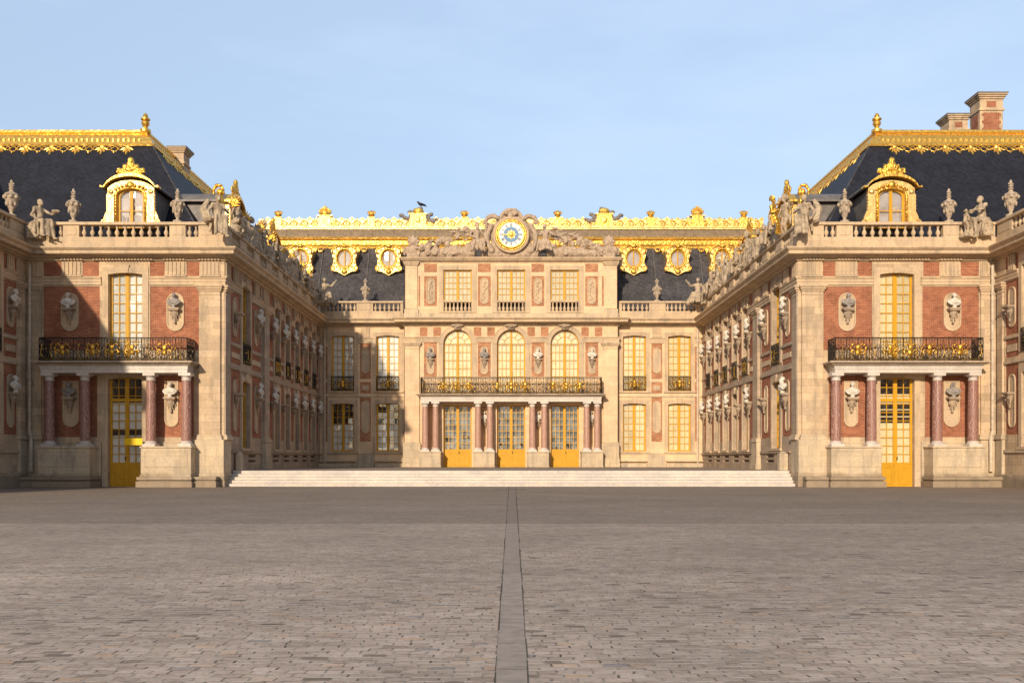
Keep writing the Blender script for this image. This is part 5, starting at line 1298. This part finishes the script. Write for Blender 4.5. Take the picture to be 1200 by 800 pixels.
# ================================================================== STATUES
# corner figures above the court entrance
def corner_mesh(seed):
    c = Clay(); figure(c, S=1.55, yaw=0, kL=(-.25, -.46, .10), kR=(.12, -.5, .12), fL=(-.3, -.55, -.55), fR=(.1, -.62, -.62), eL=(-.4, .0, .3), wL=(-.38, -.2, .08), eR=(.36, -.1, .36), wR=(.12, -.32, .42), hair='bun', seed=seed)
    c.box(-.55, .55, -.2, .5, -.02, .2); c.path([(-.6, .2, .1), (-.75, .3, .7), (-.5, .3, 1.2)], [.25, .2, .12]); return c
helm = Clay()
helm.e((0, 0, .0), (.22, .26, .24)); helm.path([(0, -.28, .12), (0, -.1, .42), (0, .2, .46), (0, .4, .2), (0, .45, -.15)], [.05, .1, .13, .11, .05]); helm.e((0, -.22, -.08), (.14, .1, .14)); helm.c((-.2, 0, -.2), (.2, 0, -.3), .1, .1); helm.c((0, 0, -.2), (0, .05, -.8), .16, .3); helm.c((-.25, .1, -.4), (.35, -.1, -.5), .14, .1)
helm_me = helm.mesh('gilded_helmet', .03, .015, 6, 'gold_fine')
palm = Clay()
for i in range(9):
    a = R(-56+14*i); L = .75+.25*math.cos(a*2); palm.path([(0, 0, 0), (math.sin(a)*L*.6, .05*math.sin(i*2), math.cos(a)*L*.6), (math.sin(a*1.25)*L, .12*math.sin(i), math.cos(a*1.25)*L)], [.05, .085, .035])
palm.e((0, 0, .05), .16); palm.e((0, -.08, .28), (.13, .1, .16)); palm_me = palm.mesh('gilded_plume', .03, .012, 6, 'gold_fine')
gf = Clay(); figure(gf, S=1.0, kL=(-.12, -.1, -.42), kR=(.12, -.06, -.42), fL=(-.13, 0, -.85), fR=(.13, 0, -.85), eL=(-.35, -.05, .3), wL=(-.2, -.3, .35), eR=(.36, -.05, .62), wR=(.42, -.15, .9), hair='helmet', seed=3)
gf_me = gf.mesh('gilded_figure', .03, .012, 5, 'gold_fine')
for s in (-1, 1):
    me = corner_mesh(3+s).mesh('seated_statue', .04, .02, 3)
    o = place('seated_statue', me, (s*17.15, -.05, 15.50), R(38)*(-s)*1.0, 1, mirror=(s > 0))
    tag(o, 'seated draped stone statue with gilded helmet on the %s wing corner' % ('part-shadowed' if s < 0 else 'twin-chimney'), 'statue', 'seated corner statues')
    h = bpy.data.objects.new('gilded_helmet', helm_me); COL.objects.link(h); h.parent = o; h.location = (.35, .62, 1.95); h.rotation_euler = (R(-5), 0, R(60)); h.scale = (.85,)*3
    sh = MB(); 
# inner corner statues
def FOLD(c):
    """rock seat with cloth hanging over it"""
    c.box(-.42, .42, -.12, .42, -.85, .02)
    for i in range(11):
        x = -.46+.092*i; c.c((x*.8, -.1+.04*math.sin(i*2.3), .1), (x+.03*math.sin(i*1.7), -.22+.10*math.sin(i*2.3), -.55-.25*abs(math.sin(i*1.3))), .07, .06)
    for i in range(5): z = .05-.16*i; c.c((-.46, -.1+.1*i, z), (-.5, .4, z-.25), .07, .05); c.c((.46, -.1+.1*i, z), (.5, .4, z-.25), .07, .05)
c = Clay(); figure(c, S=1.45, head=(0, -.06, .86), kL=(-.2, -.46, .08), kR=(.16, -.5, .14), fL=(-.2, -.5, -.5), fR=(.2, -.62, -.55), eL=(-.4, -.06, .3), wL=(-.3, -.3, .1), eR=(.36, -.26, .45), wR=(.34, -.62, .50), hair='bun', seed=8); FOLD(c); c.c((.3, -.85, .72), (.55, -1.0, .8), .12, .06)
o = place('seated_statue', c.mesh('seated_statue', .04, .02, 3), (-27.55, -.15, 15.3), R(62)); tag(o, 'shaded seated stone statue reaching out one arm beside the roof', 'statue', 'inner corner statues')
c = Clay(); figure(c, S=1.5, head=(0, -.06, .86), kL=(-.17, -.48, .14), kR=(.17, -.44, .02), fL=(-.15, -.5, -.5), fR=(.2, -.4, -.6), eL=(-.34, -.2, .42), wL=(-.2, -.55, .42), eR=(.34, -.2, .42), wR=(.16, -.55, .38), hair='bun', seed=9)
figure(c, S=.8, off=(-.05, -1.0, -.12), yaw=R(170), kL=(-.12, -.1, -.42), kR=(.12, -.06, -.42), fL=(-.13, 0, -.85), fR=(.13, 0, -.85), eL=(-.3, -.1, .32), wL=(-.2, -.3, .35), eR=(.3, -.1, .4), wR=(.2, -.3, .5), drape=False, hair='none'); FOLD(c); c.box(-.32, .26, -1.25, -.75, -.95, -.78); c.c((-.05, -1.0, -.8), (-.05, -.5, -.62), .2, .18)
o = place('seated_statue', c.mesh('seated_statue', .04, .02, 3), (27.45, -.15, 15.45), R(-75)); tag(o, 'sunlit seated stone woman facing a small stone child', 'statue', 'inner corner statues')
# far court corners
c = Clay(); figure(c, S=1.5, off=(-.1, 0, .7), kL=(-.25, -.42, .1), kR=(.2, -.48, .12), fL=(-.35, -.5, -.45), fR=(.2, -.6, -.45), eL=(-.4, -.05, .55), wL=(-.62, -.1, .85), eR=(.38, 0, .35), wR=(.3, -.25, .2), seed=11)
figure(c, S=1.35, off=(.8, .1, .5), yaw=R(-25), kL=(-.25, -.42, .1), kR=(.2, -.48, .12), fL=(-.2, -.5, -.42), fR=(.3, -.5, -.42), seed=12, hair='beard'); c.e((.3, .3, .2), (1.1, .4, .4)); c.c((-.9, 0, .1), (-.6, 0, .8), .25, .15); c.c((-.7, 0, 1.6), (-1.1, .1, 2.1), .10, .05)
fcm = c.mesh('statue_group', .05, .025, 3)
for s in (-1, 1):
    o = place('statue_group', fcm, (s*16.3, 26.0, 15.1), R(20)*(-s), 1.0, mirror=(s < 0)); tag(o, 'pair of stone figures where the %s court wall meets the central block' % ('shaded' if s < 0 else 'sunlit'), 'statue', 'far corner statue groups')
# parapet statues with gilded plumes
def para(seed):
    r = random.Random(seed); c = Clay()
    if seed % 3 == 0:
        figure(c, S=1.35, off=(0, 0, .75), kL=(-.2, -.44, .1), kR=(.2, -.46, .05), fL=(-.2, -.5, -.45), fR=(.25, -.5, -.45), eL=(-.4, 0, .35), wL=(-.45, -.2, .55), seed=seed, hair='beard'); c.e((0, .1, .35), (.5, .4, .35))
    elif seed % 3 == 1:
        figure(c, S=1.3, off=(0, 0, 1.1), kL=(-.12, -.1, -.42), kR=(.12, -.12, -.42), fL=(-.14, 0, -.82), fR=(.14, .02, -.82), eL=(-.36, 0, .3), wL=(-.3, -.25, .1), eR=(.38, 0, .34), wR=(.46, -.12, .6), seed=seed, hair='helmet')
    else:
        c.e((0, 0, 1.0), (.34, .26, .42)); c.c((-.3, 0, 1.3), (.3, 0, 1.3), .14, .14); c.e((0, -.05, 1.75), (.18, .2, .22)); c.c((0, 0, .1), (0, 0, .7), .38, .2)
        for i in range(7): a = R(r.uniform(-70, 70)); c.c((0, .05, .9), (math.sin(a)*1.0, .1, .9+math.cos(a)*1.05), .07, .05)
        for q in (-1, 1): c.e((q*.42, -.1, .75), (.28, .1, .36)); c.e((q*.35, -.05, .3), (.25, .2, .2))
    c.box(-.45, .45, -.35, .35, -.02, .14)
    return c.mesh('parapet_statue', .038, .02, 3)
pms = [para(i) for i in range(3)]
ysp = [3.35, 6.4, 9.5, 12.6, 15.7, 18.8, 21.9, 24.4]
for s in (-1, 1):
    for i, y in enumerate(ysp):
        j = (i*2+(0 if s < 0 else 1)) % 3
        zz = 15.5; x = s*17.03
        sc_ = (1.0, 1.0, 1.0)[j]
        o = place('parapet_statue', pms[j], (x, y, zz), (R(90) if s < 0 else R(-90))*.75, sc_, mirror=(i % 2 == 1))
        kind = ['seated bearded stone figure', 'standing helmeted stone figure', 'carved stone armour trophy'][j]
        tag(o, '%s on the parapet of the %s court wall, %s from the steps' % (kind, 'shaded' if s < 0 else 'sunlit', ['first', 'second', 'third', 'fourth', 'fifth', 'sixth', 'seventh', 'eighth'][i]), 'statue', 'figures and trophies along the court parapets')
        gm = gf_me if (s > 0 and i == 0) else palm_me
        h = bpy.data.objects.new('gilded_plume', gm); COL.objects.link(h); h.parent = o
        h.location = (.3 if i % 2 else -.25, .15, [1.75, 1.75, 1.55][j]); h.rotation_euler = (0, R((i*29) % 40-20), R(60 if i % 2 else 110)); h.scale = (.62, .62, .8)
        if gm is gf_me: h.location = (0, -.7, 1.1); h.scale = (1.15,)*3; h.name = 'gilded_figure'
ym_ = [1.9, 4.9, 7.95, 11.05, 14.15, 17.25, 20.35, 23.2]
for s in (-1, 1):
    for i, y in enumerate(ym_):
        if i == 0: continue
        o = place('parapet_trophy', pms[2], (s*17.03, y, 15.5), (R(90) if s < 0 else R(-90))*(.8 if i % 2 else 1.1), .82 if i % 2 else .95, mirror=(i % 2 == 0))
        tag(o, 'small armour trophy on the parapet of the %s court wall, %s from the steps' % ('shaded' if s < 0 else 'sunlit', ORD[i-1]), 'sculpture', 'smaller trophies along the court parapets')
        h = bpy.data.objects.new('gilded_plume', palm_me); COL.objects.link(h); h.parent = o; h.location = (.1, .1, 1.35); h.rotation_euler = (0, R(25 if i % 2 else -30), R(100)); h.scale = (.5, .5, .6)
# attic end trophies
c = Clay(); c.box(-.55, .55, -.35, .35, 0, .35); c.e((0, 0, .7), (.45, .35, .45)); c.e((-.5, -.05, .65), (.32, .25, .38)); c.e((.5, -.05, .65), (.32, .25, .38)); c.e((0, 0, 1.45), (.52, .28, .50)); c.e((0, -.2, 1.45), (.36, .14, .34)); c.c((-.8, 0, .3), (-.9, 0, 1.0), .1, .07); c.c((.8, 0, .3), (.9, 0, 1.0), .1, .07)
for i in range(8): a = i*PI/4; c.e((.45*math.cos(a), -.15, 1.45+.42*math.sin(a)), .12)
am = c.mesh('stone_trophy', .045, .02, 4, 'relief')
for s in (-1, 1):
    o = place('stone_trophy', am, (s*8.55, 26.75, 19.2)); tag(o, 'round carved trophy on the attic end nearer the %s court wall' % ('shaded' if s < 0 else 'sunlit'), 'sculpture', 'trophies at the attic ends')

# ================================================================== SMALL THINGS
k = MB(); k.box(-22.42, -21.36, -.62, -.58, 2.42, 2.82); sg = k.build('yellow_sign', 'yellow', origin=(-21.9, -.6, 0), bevel=.01)
tag(sg, 'plain bright yellow sign board standing before a tall yellow door', 'sign')
k = MB(); k.box(-21.50, -21.44, -.575, -.53, 0.02, 2.75); k.box(-21.8, -21.15, -.7, -.4, 0, .02)
p = k.build('post', 'iron'); p.parent = sg; p.location = (21.9, .6, 0)
# crow
c = Clay(); c.e((0, 0, .12), (.09, .17, .09)); c.c((0, -.12, .18), (0, -.18, .22), .06, .055); c.c((0, -.2, .22), (0, -.29, .2), .02, .01); c.c((0, .12, .1), (0, .36, .05), .05, .025); c.c((-.03, 0, .06), (-.03, .01, -.05), .014); c.c((.03, 0, .06), (.03, .01, -.05), .014); c.c((-.08, 0, .14), (-.1, .25, .1), .04, .02); c.c((.08, 0, .14), (.1, .25, .1), .04, .02)
o = place('bird', c.mesh('bird', .012, 0, 1, 'bird'), (-8.42, 31.97, 25.17), R(-60), 1.6); tag(o, 'small black bird perched on a gilded roof finial', 'bird')
if CLAY is not None: bpy.data.scenes.remove(CLAY)
